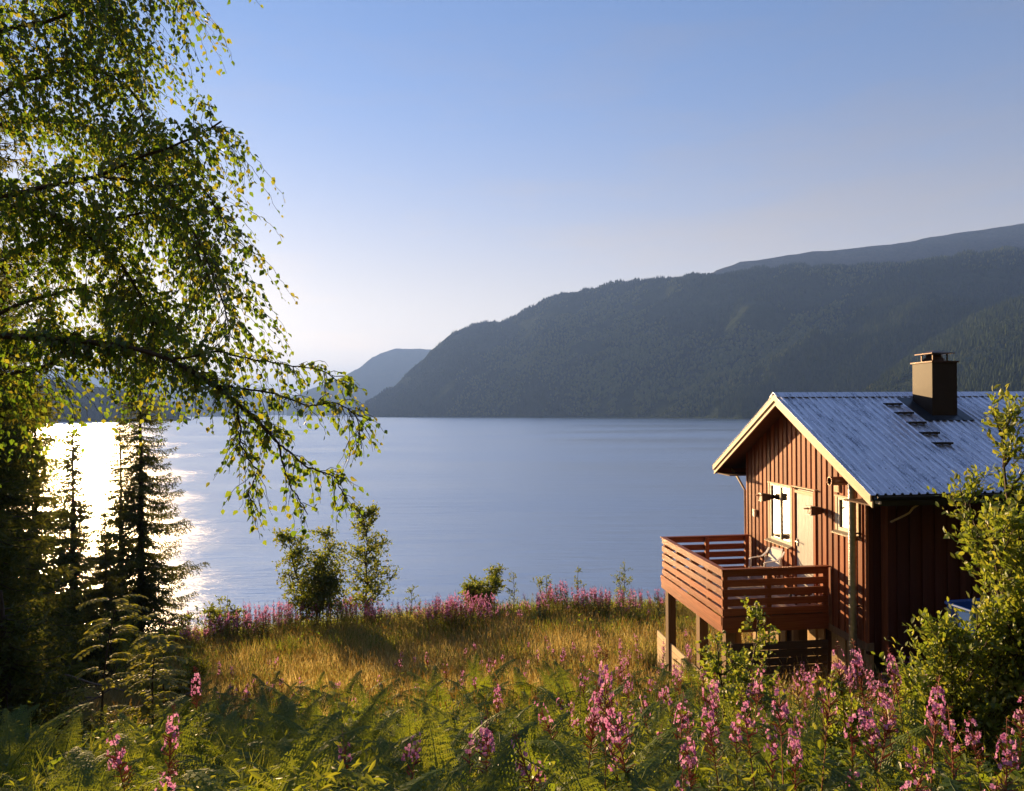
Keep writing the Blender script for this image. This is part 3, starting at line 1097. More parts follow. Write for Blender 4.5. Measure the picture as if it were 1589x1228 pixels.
# ------------------------------------------------------------------ balcony deck
deck = empty('balcony_deck', CAB_O, CAB_A)
tag(deck, 'raised wooden balcony with slatted railing on posts against the cabin gable', 'balcony')
DU, DV0, DV1, RT = -2.35, 1.19, 4.87, 8.765
flo = part('deck_floor', M['post'], deck, (DU + .06, -.03, DV0 + .05, DV0 + .12, 7.70, 7.86), (DU + .06, -.03, 3.0, 3.07, 7.70, 7.86), (DU + .06, -.03, DV1 - .12, DV1 - .05, 7.70, 7.86))
u = DU + .05
while u < -.13:
    part('plank', M['deck'], flo, (u, u + .115, DV0 + .04, DV1 - .04, 7.865, 7.895))
    u += .121
BH, BP = .142, .197


def rail_boards(parent, along, c0, c1, fixed, th, mat):
    for i in range(5):
        z1 = RT - .025 - i * BP
        z0 = z1 - (BH if i else BH - .01)
        lo, hi = sorted((fixed, fixed + th))
        if along == 'u':
            part('rail_board', mat, parent, (c0, c1, lo, hi, z0, z1))
        else:
            part('rail_board', mat, parent, (lo, hi, c0, c1, z0, z1))


near = part('near_railing', M['red_x'], deck, (DU - .03, -.02, DV0 - .035, DV0 + .085, RT - .024, RT + .004))
near['label'] = 'shaded railing side facing the meadow'
rail_boards(near, 'u', DU + .03, -.06, DV0, .028, M['red_x'])
left = part('lakeside_railing', M['red_y'], deck, (DU - .035, DU + .085, DV0 + .087, DV1 - .087, RT - .024, RT + .004))
left['label'] = 'sunlit railing side glowing orange'
rail_boards(left, 'v', DV0 + .002, DV1 - .002, DU, .028, M['red_y'])
farr = part('far_railing', M['red_x'], deck, (DU - .03, -.02, DV1 - .085, DV1 + .035, RT - .024, RT + .004))
rail_boards(farr, 'u', DU + .03, -.06, DV1 - .028, .028, M['red_x'])
for r, uu, vv in ((near, DU + .078, DV0 + .078), (near, -1.33, DV0 + .078), (near, -.105, DV0 + .078), (left, DU + .078, 2.05), (left, DU + .078, 3.0), (left, DU + .078, 3.92),
                  (farr, DU + .078, DV1 - .078), (farr, -1.18, DV1 - .078), (farr, -.105, DV1 - .078)):
    part('post', M['red_z'], r, (uu - .048, uu + .048, vv - .048, vv + .048, 7.55, RT - .026))
part('skirt_board', M['red_x'], deck, (DU - .012, -.06, DV0 - .012, DV0 + .022, 7.47, 7.785))
for z0, z1, o in ((7.62, 7.785, .022), (7.455, 7.615, .010)):
    part('skirt_board', M['red_y'], deck, (DU - o, DU - o + .028, DV0 + .024, DV1 + .05, z0, z1))
part('skirt_board', M['red_x'], deck, (DU + .02, -.06, DV1 - .02, DV1 + .012, 7.47, 7.785))
for uu, vv in ((DU + .16, 4.70), (DU + .22, 1.42), (DU + .3, 3.0), (-.5, 1.5), (-.5, 4.6), (-1.3, 3.1)):
    part('support_post', M['post'], deck, (uu - .10, uu + .10, vv - .10, vv + .10, 4.6, 7.69))

# plank screens below the balcony
scr = empty('plank_screen', CAB_O, CAB_A)
tag(scr, 'pale raw plank screen glowing in the sun below the balcony', 'plank screen')
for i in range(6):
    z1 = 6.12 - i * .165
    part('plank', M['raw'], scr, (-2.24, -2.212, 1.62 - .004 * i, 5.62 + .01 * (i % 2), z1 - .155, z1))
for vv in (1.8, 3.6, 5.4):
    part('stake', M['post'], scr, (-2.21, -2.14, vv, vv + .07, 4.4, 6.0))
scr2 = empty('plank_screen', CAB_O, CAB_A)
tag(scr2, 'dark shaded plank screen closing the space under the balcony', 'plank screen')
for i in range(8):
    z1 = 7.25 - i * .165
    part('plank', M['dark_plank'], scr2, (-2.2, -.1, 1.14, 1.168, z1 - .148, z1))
for uu in (-2.0, -.9, -.2):
    part('stake', M['post'], scr2, (uu, uu + .07, 1.17, 1.24, 5.4, 7.2))


# ------------------------------------------------------------------ things on the balcony and by the wall
def rot(u, v, z):
    c, s = math.cos(CAB_A), math.sin(CAB_A)
    return (CAB_O[0] + u * c - v * s, CAB_O[1] + u * s + v * c, z)


ch = empty('garden_chair', rot(-.52, 2.98, 7.897), CAB_A + R_(12))
tag(ch, 'white moulded plastic armchair standing on the balcony', 'chair')


def slab(name, pts_a, pts_b, th, parent, mat):
    """curved sheet between two polylines, with thickness"""
    A, B = np.array(pts_a, float), np.array(pts_b, float)
    n = len(A)
    d = nrm(np.cross(B[0] - A[0], A[1] - A[0])) * th
    v = np.concatenate([A, B, A - d, B - d])
    f = []
    for i in range(n - 1):
        f += [(i, i + 1, n + i + 1, n + i), (2 * n + i, 3 * n + i, 3 * n + i + 1, 2 * n + i + 1), (i, 2 * n + i, 2 * n + i + 1, i + 1), (n + i, n + i + 1, 3 * n + i + 1, 3 * n + i)]
    f += [(0, n, 3 * n, 2 * n), (n - 1, 3 * n - 1, 4 * n - 1, 2 * n - 1)]
    return Geo().add(v, f).build(name, mat, parent, smooth=False)


# chair faces -u (towards the low sun); seat 0.42 high
seat = [(-.22, .405), (-.16, .425), (0, .41), (.14, .40), (.20, .42)]
slab('seat', [(x, -.22, z) for x, z in seat], [(x, .22, z) for x, z in seat], .018, ch, M['plastic'])
bk = [(.19, .41), (.23, .55), (.29, .72), (.34, .84), (.375, .88)]
slab('backrest', [(x, -.23 + .05 * i / 4, z) for i, (x, z) in enumerate(bk)], [(x, .23 - .05 * i / 4, z) for i, (x, z) in enumerate(bk)], .016, ch, M['plastic'])
for s_ in (-1, 1):
    arm = [(-.24, .60), (-.20, .635), (-.05, .64), (.12, .65), (.25, .73), (.33, .84)]
    slab('armrest', [(x, s_ * .225, z) for x, z in arm], [(x, s_ * .285, z) for x, z in arm], .015, ch, M['plastic'])
    for nm, x0, x1, zt in (('leg', -.26, -.21, .625), ('leg', .27, .22, .66)):
        g = Geo()
        g.tube([(x0, s_ * .27, 0), (x1, s_ * .255, zt)], [.026, .03], 6)
        g.build(nm, M['plastic'], ch)

st = empty('low_stool', rot(-.44, 1.62, 7.897), CAB_A)
tag(st, 'low dark stool behind the near balcony railing', 'stool')
Geo().box(-.19, .19, -.15, .15, .20, .23).build('seat', M['dark_plank'], st)
for a in (-.15, .15):
    for b in (-.11, .11):
        Geo().box(a - .02, a + .02, b - .02, b + .02, 0, .199).build('leg', M['dark_plank'], st)
g = Geo()
xs_, ys_ = np.linspace(-.17, .17, 9), np.linspace(-.12, .12, 7)
X, Y = np.meshgrid(xs_, ys_)
Zt = .045 + .012 * np.sin(X * 31) * np.cos(Y * 27) + .006 * np.sin(X * 80 + Y * 50)
n = X.size
vv = np.concatenate([np.stack([X, Y, Zt], -1).reshape(-1, 3), np.stack([X, Y, 0 * Zt + .001], -1).reshape(-1, 3)])
i = (np.arange(6)[:, None] * 9 + np.arange(8)[None]).ravel()
top = np.stack([i, i + 1, i + 10, i + 9], -1)
edge = [k for k in range(9)] + [9 * r + 8 for r in range(1, 7)] + [54 + k for k in range(7, -1, -1)] + [9 * r for r in range(5, 0, -1)]
side = np.array([(edge[k], edge[(k + 1) % len(edge)], edge[(k + 1) % len(edge)] + n, edge[k] + n) for k in range(len(edge))])
g.add(vv, np.concatenate([top, top[:, ::-1] + n, side[:, ::-1]]))
tw = g.build('folded_towel', M['cloth'], None, loc=rot(-.44, 1.62, 8.128))
tw.rotation_euler = (0, 0, CAB_A)
tag(tw, 'crumpled pink and white towel lying on the low stool', 'towel')

tub = empty('water_tub', rot(1.02, -1.55, 7.46), CAB_A + R_(4))
tag(tub, 'blue open plastic tub behind the bushes by the cabin wall', 'tub')
g = Geo()
a_, b_ = .46, .34


def rr(w, d, z, r=.08):
    p = []
    for cx, cy, q0 in ((w - r, d - r, 0), (-w + r, d - r, 90), (-w + r, -d + r, 180), (w - r, -d + r, 270)):
        for q in (0, 30, 60, 90):
            p.append((cx + r * math.cos(R_(q0 + q)), cy + r * math.sin(R_(q0 + q)), z))
    return p


loops = [rr(.36, .26, .0), rr(.42, .32, 1.2), rr(.42, .32, 1.20), rr(.39, .29, 1.20), rr(.34, .24, .05)]
vs_ = sum(loops, [])
f = []
for k in range(4):
    f += [(k * 16 + i, k * 16 + (i + 1) % 16, (k + 1) * 16 + (i + 1) % 16, (k + 1) * 16 + i) for i in range(16)]
f += [tuple(range(16))[::-1], tuple(64 + i for i in range(16))]
g.add(vs_, f)
g.build('body', M['blue'], tub)
rim = rr(.425, .325, 1.2)
g = Geo()
g.tube(rim + rim[:2], .028, 8)
g.build('rim', M['blue'], tub)


# ------------------------------------------------------------------ trees
DIAMOND = [(0, 0, 0), (-.36, .28, .06), (.36, .28, .06), (-.30, .55, .05), (.30, .55, .05), (0, 1, -.04), (0, .45, -.02)]
DIAMOND_F = [(0, 6, 1), (0, 2, 6), (1, 6, 3), (2, 4, 6), (3, 6, 5), (6, 4, 5)]
OVAL = [(0, 0, 0), (-.20, .30, .05), (.20, .30, .05), (-.24, .65, .04), (.24, .65, .04), (0, 1, -.06), (0, .5, -.01)]
OVAL_F = DIAMOND_F
TRI = [(-.5, 0, 0), (.5, 0, 0), (0, 1, 0)]


def curve(pts, n):
    """smooth resampling of a polyline"""
    P = np.asarray(pts, float)
    t = np.concatenate([[0], np.cumsum(np.linalg.norm(np.diff(P, axis=0), axis=1))])
    q = np.linspace(0, t[-1], n)
    R = np.stack([np.interp(q, t, P[:, i]) for i in range(3)], -1)
    for _ in range(2):
        R[1:-1] = 0.25 * R[:-2] + 0.5 * R[1:-1] + 0.25 * R[2:]
    return R


LIMBS = {
 'L1': ([(-4.9, 5.3, 12.3), (-4.50, 5.10, 12.66), (-3.67, 4.90, 12.57), (-3.10, 4.80, 12.54), (-2.64, 4.70, 12.48), (-2.32, 4.65, 12.37), (-2.02, 4.60, 12.21), (-1.76, 4.55, 12.03), (-1.55, 4.50, 11.82)], .034, .010),
 'L1b': ([(-2.02, 4.60, 12.21), (-1.63, 4.60, 12.17), (-1.35, 4.55, 12.06), (-1.17, 4.50, 12.10), (-1.03, 4.50, 11.99), (-1.00, 4.50, 11.79)], .009, .003),
 'L1c': ([(-1.85, 4.57, 12.09), (-1.80, 4.50, 11.93), (-1.79, 4.45, 11.80), (-1.64, 4.40, 11.64), (-1.71, 4.40, 11.45)], .008, .003),
 'L1d': ([(-1.55, 4.50, 11.82), (-1.38, 4.50, 11.67), (-1.17, 4.50, 11.60), (-1.11, 4.50, 11.43)], .008, .003),
 'L1e': ([(-2.32, 4.65, 12.37), (-2.01, 4.70, 12.44), (-1.68, 4.75, 12.37), (-1.33, 4.80, 12.30), (-1.17, 4.80, 12.19)], .010, .003),
 'L1f': ([(-1.55, 4.50, 11.82), (-1.49, 4.45, 11.67), (-1.41, 4.40, 11.51), (-1.33, 4.40, 11.37)], .008, .003),
 'L2': ([(-4.95, 5.4, 13.3), (-4.75, 5.40, 13.61), (-3.89, 5.20, 13.67), (-3.53, 5.10, 13.72), (-3.03, 5.00, 13.76), (-2.60, 4.90, 13.85), (-2.18, 4.90, 14.03), (-2.04, 4.90, 14.12)], .030, .006),
 'L2b': ([(-3.03, 5.00, 13.76), (-2.60, 4.90, 13.66), (-2.28, 4.80, 13.40), (-2.08, 4.75, 13.00), (-1.95, 4.70, 12.68), (-1.92, 4.70, 12.50)], .012, .004),
 'L2c': ([(-2.60, 4.90, 13.66), (-2.23, 4.90, 13.64), (-2.07, 4.90, 13.45), (-1.99, 4.90, 13.22)], .009, .003),
 'L3': ([(-5.0, 5.5, 13.4), (-4.82, 5.60, 13.67), (-4.11, 5.50, 13.72), (-3.70, 5.50, 13.61), (-3.28, 5.40, 13.40), (-3.02, 5.30, 13.17), (-2.77, 5.20, 12.85), (-2.64, 5.20, 12.61)], .026, .005),
 'L4': ([(-5.0, 5.5, 14.6), (-3.88, 5.20, 14.92), (-3.31, 5.00, 14.93), (-2.96, 4.90, 15.07), (-2.49, 4.80, 15.12), (-2.22, 4.80, 14.98)], .024, .005),
 'L5': ([(-5.0, 5.6, 14.2), (-3.86, 5.60, 14.78), (-3.28, 5.50, 14.80), (-2.91, 5.40, 14.54), (-2.81, 5.40, 14.21)], .022, .005),
 'L6': ([(-5.09, 5.90, 13.1), (-4.18, 5.80, 13.34), (-3.57, 5.70, 13.56), (-2.92, 5.50, 13.63), (-2.51, 5.40, 13.29), (-2.32, 5.30, 12.97)], .022, .005),
 'L7': ([(-4.95, 5.40, 12.1), (-3.90, 5.20, 12.33), (-3.53, 5.10, 12.34), (-3.25, 5.00, 12.43), (-3.13, 5.00, 12.66)], .018, .004),
 'L8': ([(-5.0, 5.60, 16.0), (-3.86, 5.60, 15.73), (-3.32, 5.50, 15.24), (-2.99, 5.40, 14.83)], .020, .005),
 'L10': ([(-5.1, 5.8, 14.3), (-4.52, 6.20, 14.67), (-3.92, 6.10, 14.62), (-3.35, 6.00, 14.35), (-2.91, 5.90, 14.19)], .022, .005),
 'L11': ([(-5.1, 5.8, 12.3), (-4.38, 6.00, 12.99), (-3.81, 6.00, 13.16), (-3.31, 5.90, 12.97), (-2.98, 5.80, 12.68), (-2.93, 5.80, 12.35)], .022, .005),
}
BASE = np.array([-5.05, 5.45, 0.0])
BASE[2] = ground_z(BASE[0], BASE[1])
birch = empty('birch_tree', tuple(BASE))
tag(birch, 'large near birch with long leafy branches hanging in from the picture edge', 'tree')
rng = np.random.default_rng(21)
g = Geo()
tp = np.array([(-5.05, 5.45, BASE[2] - .2), (-5.0, 5.45, 10.5), (-4.98, 5.42, 12.5), (-5.02, 5.5, 14.5), (-4.95, 5.5, 17), (-4.9, 5.5, 19)]) - BASE
g.tube(curve(tp, 16), np.linspace(.15, .05, 16), 10)
for i in range(24):
    pass
g.build('trunk', M['bark'], birch, smooth=True)
gb, gl = Geo(), Geo()
lp, ld, ln, ls = [], [], [], []
hero = []
for nm, (pts, r0, r1) in LIMBS.items():
    n = 40
    C_ = curve(pts, n)
    C_ = C_ + np.cumsum(rng.normal(size=(n, 3)) * .004, axis=0)
    gb.tube(C_ - BASE, np.linspace(r0, r1, n), 6)
    ln_ = np.sum(np.linalg.norm(np.diff(C_, axis=0), axis=1))
    sub = nm[-1] in 'bcdef'
    cnt = int(ln_ / (.018 if sub else .0118))
    for q in range(cnt):
        t = rng.uniform(.08 if sub else .24, 1.0) ** .9
        p = C_[min(n - 1, int(t * (n - 1)))]
        tan = nrm(C_[min(n - 1, int(t * (n - 1)) + 1)] - C_[max(0, int(t * (n - 1)) - 1)])
        out = rng.normal(size=3)
        out -= tan * np.dot(out, tan)
        d = nrm(nrm(out) * .8 + tan * .5 + np.array([0, 0, -.15]))
        L_ = rng.uniform(.10, .30) if nm.startswith('L1') and nm not in ('L10', 'L11') else rng.uniform(.2, .78)
        if nm == 'L1f' and q % 3:
            continue
        m_ = max(4, int(L_ / .036))
        tt = np.linspace(0, 1, m_)[:, None]
        P = p + d * L_ * tt * (1 - .25 * tt) + np.array([0, 0, -1.0]) * L_ * .42 * tt ** 1.8 + rng.normal(size=(m_, 3)) * .006
        gb.tube(P - BASE, np.linspace(.0028, .0012, m_), 3, cap=False)
        dirs = nrm(np.gradient(P, axis=0))
        side = rng.normal(size=(m_, 3))
        ax = nrm(dirs * .35 + nrm(side) * .75 + np.array([0, 0, -.75]))
        k0 = m_ // 4
        lp.append((P + nrm(side) * rng.uniform(0, .03, (m_, 1)))[k0:])
        ld.append(ax[k0:])
        ln.append(nrm(rng.normal(size=(m_, 3)) + np.array([0, -.5, .6]))[k0:])
        ls.append((rng.uniform(.030, .070, m_) * (1 - .25 * tt[:, 0]))[k0:])
# a second, higher crown part above and behind the frame edge, so that the tree is whole
for q in range(130):
    p = np.array([rng.uniform(-6.6, -3.6), rng.uniform(4.6, 7.2), rng.uniform(15.6, 19.5)])
    m_ = 14
    P = p + nrm(rng.normal(size=3)) * np.linspace(0, .5, m_)[:, None] + np.array([0, 0, -.35]) * np.linspace(0, 1, m_)[:, None] ** 2
    lp.append(P)
    ld.append(nrm(rng.normal(size=(m_, 3)) + np.array([0, 0, -.7])))
    ln.append(rand_dir(m_, rng))
    ls.append(rng.uniform(.04, .06, m_))
lp, ld, ln, ls = map(np.concatenate, (lp, ld, ln, ls))
lp = lp - BASE
Mx = frames(ld, ln) * ls[:, None, None]
heroes = np.where((lp[:, 0] + BASE[0] > -2.05) & (lp[:, 2] + BASE[2] < 12.55))[0]
heroes = rng.choice(heroes, min(300, len(heroes)), replace=False)
rest = np.ones(len(lp), bool)
rest[heroes] = False
gl.inst(DIAMOND, DIAMOND_F, Mx[rest], lp[rest])
gb.build('branches', M['twig'], birch)
tag(gl.build('crown', M['birch'], birch), kind='stuff')
leaf_me = Geo().add(DIAMOND, DIAMOND_F).mesh('leaf', M['birch'])
for h in heroes:
    o = bpy.data.objects.new('leaf', leaf_me)
    COL.objects.link(o)
    o.parent = birch
    o.matrix_local = Matrix([list(Mx[h][0]) + [lp[h][0]], list(Mx[h][1]) + [lp[h][1]], list(Mx[h][2]) + [lp[h][2]], [0, 0, 0, 1]])


def spruce_mesh(height, rad, seed, bare=0.0, dens=1.0, whorl=.34, tw=1.0):
    """trunk and needle meshes of a spruce: whorls of drooping boughs hung with twigs"""
    rng = np.random.default_rng(seed)
    gt, gn = Geo(), Geo()
    zz = np.linspace(0, height, 14)
    wob = np.cumsum(rng.normal(size=(14, 2)) * .012, axis=0)
    gt.tube(np.stack([wob[:, 0], wob[:, 1], zz], -1), np.linspace(.10 + height * .004, .015, 14), 8)
    T, D, Nn, S = [], [], [], []
    z = height * (.04 + bare)
    while z < height - .12:
        f = 1 - z / height
        nb = rng.integers(4, 7)
        a0 = rng.uniform(0, 6.28)
        for b in range(nb):
            if rng.random() > .92 * dens:
                continue
            a = a0 + b * 6.283 / nb + rng.normal() * .2
            L = rad * (f ** .75) * rng.uniform(.62, 1.12) + .12
            if f > .85:
                L *= rng.uniform(.5, .9)
            m_ = max(5, int(L / .085))
            t = np.linspace(0, 1, m_)
            h = np.array([math.cos(a), math.sin(a)])
            droop = .42 * f + .08
            zc = z + rng.normal() * .06 - L * droop * (t ** 1.1) + L * (.20 + .1 * f) * t ** 3
            P = np.stack([h[0] * L * t, h[1] * L * t, zc], -1)
            P[:, :2] += np.interp(z, zz, wob[:, 0]) * np.array([1, 0]) + np.interp(z, zz, wob[:, 1]) * np.array([0, 1])
            gt.tube(P, np.linspace(.012 + .008 * f, .003, m_), 4, cap=False)
            sd_ = np.array([-h[1], h[0], 0])
            for i in range(1, m_):
                for s_ in (-1, 1, 0):
                    tl = (L * .30 * (1 - t[i] * .72) + .05) * rng.uniform(.6, 1.15) * tw
                    if s_ == 0:
                        if rng.random() > .8:
                            continue
                        d = np.array([h[0] * .15, h[1] * .15, -1.0])
                        tl *= .8
                    else:
                        d = np.array([h[0] * .75, h[1] * .75, -.35 - .35 * f]) + sd_ * s_ * .85
                    d = nrm(d + rng.normal(size=3) * .12)
                    k = max(3, int(tl / .026))
                    q = np.linspace(.05, 1, k)[:, None]
                    Q = P[i] + d * tl * q + np.array([0, 0, -1]) * tl * .28 * q ** 2
                    nd = rng.normal(size=(k, 3))
                    nd -= d * (nd @ d)[:, None]
                    T.append(Q)
                    D.append(nrm(nrm(nd) * .8 + d * .75))
                    Nn.append(rand_dir(k, rng))
                    S.append(np.stack([rng.uniform(.024, .042, k), rng.uniform(.08, .15, k)], -1))
        z += whorl * rng.uniform(.7, 1.2) * (.55 + .6 * f)
    T, D, Nn, S = map(np.concatenate, (T, D, Nn, S))
    Mx = frames(D, Nn)
    Mx[:, :, 0] *= S[:, :1]
    Mx[:, :, 1] *= S[:, 1:]
    gn.inst(TRI, [(0, 1, 2)], Mx, T)
    return gt.mesh('trunk', M['bark']), gn.mesh('crown', M['needle'])


SPR = [spruce_mesh(11.5, 2.5, 31), spruce_mesh(16, 2.3, 32, .04, .85), spruce_mesh(11, 2.2, 33, 0, 1.0, .30), spruce_mesh(10.5, 2.0, 34, .06, .95), None, spruce_mesh(15, 2.6, 37)]


def spruce(x, y, var, label, rz=0.0, sc=1.0, group=None, tilt=0.0):
    e = empty('spruce_tree', (x, y, float(ground_z(x, y)) - .1), rz)
    e.scale = (sc, sc, sc)
    e.rotation_euler = (tilt, 0, rz)
    tag(e, label, 'tree', group)
    link('trunk', SPR[var][0], e)
    tag(link('crown', SPR[var][1], e), kind='stuff')


spruce(-14.0, 25.6, 0, 'spruce with long drooping boughs standing out against the open lake', .4, .98)
spruce(-15.3, 26.6, 3, 'thin dark-trunked spruce just behind the one against the lake', 2.1, .85)
spruce(-16.7, 26.0, 3, 'slender bare-stemmed spruce before the sun glitter, outer one of a pair', 4.0, .86, tilt=-.01)
spruce(-17.05, 26.3, 3, 'slender bare-stemmed spruce before the sun glitter, inner one of a pair', 1.0, .80, tilt=.012)
spruce(-15.5, 22.2, 2, 'bushy dark spruce crowding the bare stems', 5.0, .9)
spruce(-12.9, 21.6, 2, 'half-grown spruce in front of the bare stems and the glitter', 1.1, .5)
spruce(-19.6, 25.0, 1, 'tall spruce filling the gap behind the bare stems', 3.0, 1.0)
spruce(-8.9, 11.2, 1, 'big near spruce with dark boughs at the picture edge', .8, .92)
spruce(-11.3, 15.0, 2, 'dense full-crowned spruce between the near spruce and the lake', 2.6, .95)
spruce(-14.6, 18.6, 5, 'tall spruce behind the dense full-crowned one', 1.7, 1.0)
for i, (x, y, vv, sc) in enumerate(((-23.5, 28.5, 5, 1.0), (-27, 27, 1, 1.1), (-22, 21, 2, 1.2), (-18, 14, 5, 1.0), (-31, 30, 2, 1.2), (-13, 7, 1, 1.0), (-26, 18, 1, 1.05))):
    spruce(x, y, vv, 'spruce in the thicket beyond the picture edge', i * 1.3, sc, 'spruces in the thicket')
# young bushy spruce low at the edge
SPR[4] = spruce_mesh(2.6, 1.25, 36, -.02, 1.0, .20, 1.25)
for x, y, sc, lab in ((-6.9, 9.3, 1.0, 'low bushy young spruce at the foot of the big near spruce'), (-8.0, 10.4, 1.05, 'young spruce squeezed behind the low bushy one')):
    spruce(x, y, 4, lab, x, sc)


def leafy(name, base, height, rad, mat, label, seed, leaf=.05, nbr=26, per=40, stems=1, droop=.2, cat='tree', shape=DIAMOND, low=.25, lean=(0, 0), upright=.6, group=None, bark=None, taper=.9, wid=1.0):
    """small broad-leaved tree or shrub: stems, boughs, twigs and leaves along them"""
    rng = np.random.default_rng(seed)
    b = np.array([base[0], base[1], float(ground_z(base[0], base[1])) if len(base) < 3 else base[2]])
    e = empty(name, tuple(b))
    tag(e, label, cat, group)
    gt = Geo()
    T, D, Nn, S = [], [], [], []
    for s_ in range(stems):
        az = rng.uniform(0, 6.28)
        sp = rad * .75 * (s_ > 0 or stems > 2) * rng.uniform(.3, 1) if stems > 1 else 0
        H = height * (1 if s_ == 0 else rng.uniform(.55, .95))
        n = 14
        t = np.linspace(0, 1, n)
        P = np.stack([math.cos(az) * sp * t ** .9 + lean[0] * t * H, math.sin(az) * sp * t ** .9 + lean[1] * t * H, H * t - .05], -1)
        P[:, :2] += np.cumsum(rng.normal(size=(n, 2)) * .012 * H / 2, axis=0)
        gt.tube(P, np.linspace(.012 * H * taper + .004, .004, n), 6)
        for q in range(nbr):
            tz = rng.uniform(low, 1)
            i = min(n - 1, int(tz * (n - 1)))
            a = rng.uniform(0, 6.28)
            env = rad * (math.sin(min(1, (1.02 - tz) / (1 - low) * .75 + .20) * math.pi / 2 * 1.2)) / max(1, stems ** .3) * rng.uniform(.45, 1.1)
            d = nrm(np.array([math.cos(a), math.sin(a), upright + .5 * tz]))
            m_ = 7
            tt = np.linspace(0, 1, m_)[:, None]
            B = P[i] + d * env * tt + np.array([0, 0, -droop]) * env * tt ** 2 + rng.normal(size=(m_, 3)) * .015 * env
            gt.tube(B, np.linspace(.004 * H * .8 + .002, .002, m_), 4, cap=False)
            for w in range(max(2, per // 7)):
                u_ = rng.uniform(.12, 1) ** .8
                p0 = B[min(m_ - 1, int(u_ * (m_ - 1) + .5))]
                dd = nrm(rng.normal(size=3) * .8 + d * .7 + np.array([0, 0, .15 - droop]))
                tl = (.10 * rad + .10 * env + .05) * rng.uniform(.6, 1.5) * wid
                kk = 7
                q2 = np.linspace(.15, 1, kk)[:, None]
                Q = p0 + dd * tl * q2 - np.array([0, 0, droop * .6]) * tl * q2 ** 2
                gt.tube(np.concatenate([[p0], Q[[3, 6]]]), [.0022, .0016, .001], 3, cap=False)
                T.append(Q)
                D.append(nrm(rng.normal(size=(kk, 3)) * .75 + dd * .7 + np.array([0, 0, .25 - droop * 1.6])))
                Nn.append(nrm(rng.normal(size=(kk, 3)) + np.array([0, -.3, .7])))
                S.append(rng.uniform(.65, 1.2, kk) * leaf)
    T, D, Nn, S = map(np.concatenate, (T, D, Nn, S))
    gl = Geo().inst(shape, DIAMOND_F, frames(D, Nn) * S[:, None, None], T)
    gt.build('trunk' if cat == 'tree' else 'stems', bark or M['twig'], e)
    tag(gl.build('crown' if cat == 'tree' else 'foliage', mat, e), kind='stuff')
    return e


# two small trees on the bank
leafy('birch_tree', (-7.6, 26.0), 4.1, 1.9, M['aspen'], 'small round-crowned birch on the bank, darker one of the two', 51, .095, 46, 84, 3, .3, low=.25, wid=1.1)
leafy('birch_tree', (-5.75, 26.3), 4.7, 1.35, M['aspen'], 'small slender birch on the bank with a narrow pointed top', 52, .095, 70, 70, 1, .15, wid=1.1, low=.16, lean=(.03, 0))
# shrubs along the bank
leafy('bush', (-1.35, 26.6), 1.9, 1.2, M['aspen'], 'dark green bush standing above the fireweed on the bank', 53, .075, 26, 70, 5, .1, 'bush', low=.2, wid=1.0)
for i, (x, y, h, r) in enumerate(((0.0, 26.6, 1.7, .45), (1.3, 26.8, 1.55, .6), (2.55, 26.2, 1.95, .32), (4.2, 26.0, 1.9, .7), (-3.9, 26.2, 1.5, .5))):
    leafy('sapling', (x, y), h, r, M['aspen'], ['thin sapling right beside the dark green bush', 'low broad sapling halfway along the fireweed bank', 'thinnest tallest sapling against the lake, layered twigs',
          'reddish-leaved sapling near the balcony end of the bank', 'small sapling between the two birches and the bush'][i], 60 + i, .055, 14, 26, 1 + (i % 2), .05, 'sapling', low=.3)
leafy('bush', (-10.6, 25.4), 1.7, 1.2, M['aspen'], 'low spreading bush at the foot of the lakeside spruces', 58, .075, 18, 40, 4, .2, 'bush', low=.2)
leafy('bush', (-12.2, 24.6), 1.5, 1.0, M['aspen'], 'ragged low bush under the spruce boughs', 59, .075, 14, 40, 3, .2, 'bush', low=.2)

# sunlit low growth between and below the spruces
for i, (x, y, h, r) in enumerate(((-9.6, 17.5, 1.9, 1.0), (-12.4, 21.0, 2.4, 1.1), (-15.6, 22.5, 2.8, 1.2), (-7.4, 15.2, 1.5, .9), (-10.9, 20.2, 1.6, 1.0), (-18.2, 24.0, 3.2, 1.3))):
    leafy('bush', (x, y), h, r, M['rowan'], ['yellow-green bush beside the brushwood heap', 'leafy bush in front of the lakeside spruce', 'taller leafy bush before the bare-stemmed spruces', 'low green bush at the meadow side of the brushwood',
          'ragged green bush between meadow and spruces', 'tall leafy bush deep among the bare stems'][i], 90 + i, .085, 20, 36, 4, .1, 'bush', OVAL, .2, (0, 0), .7, None, None, .9, 1.1)

# willows in the near corner
leafy('willow_bush', (4.62, 5.75), 3.3, 1.0, M['willow'], 'tall willow bush whose tip rises before the metal roof', 71, .066, 30, 50, 6, -.15, 'bush', OVAL, .18, (-.06, 0), 1.1)
leafy('willow_bush', (3.95, 6.1), 1.75, .95, M['willow'], 'lower willow bush before the dark cabin wall', 72, .062, 30, 50, 6, -.15, 'bush', OVAL, .2, (-.05, 0), 1.0)
leafy('willow_bush', (3.05, 6.3), 1.15, .4, M['willow'], 'small upright willow by the corner of the cabin', 73, .058, 16, 34, 4, -.15, 'bush', OVAL, .25, (0, 0), 1.1)
leafy('birch_sapling', (2.62, 8.3), 2.05, .62, M['willow'], 'slim birch sapling growing up before the balcony corner', 74, .055, 28, 40, 3, .05, 'sapling', DIAMOND, .15, (.05, 0), .5)
leafy('birch_sapling', (3.1, 8.9), 1.5, .7, M['willow'], 'bushy birch sapling under the balcony', 75, .048, 18, 24, 3, .05, 'sapling', DIAMOND, .15, (0, 0), .5)


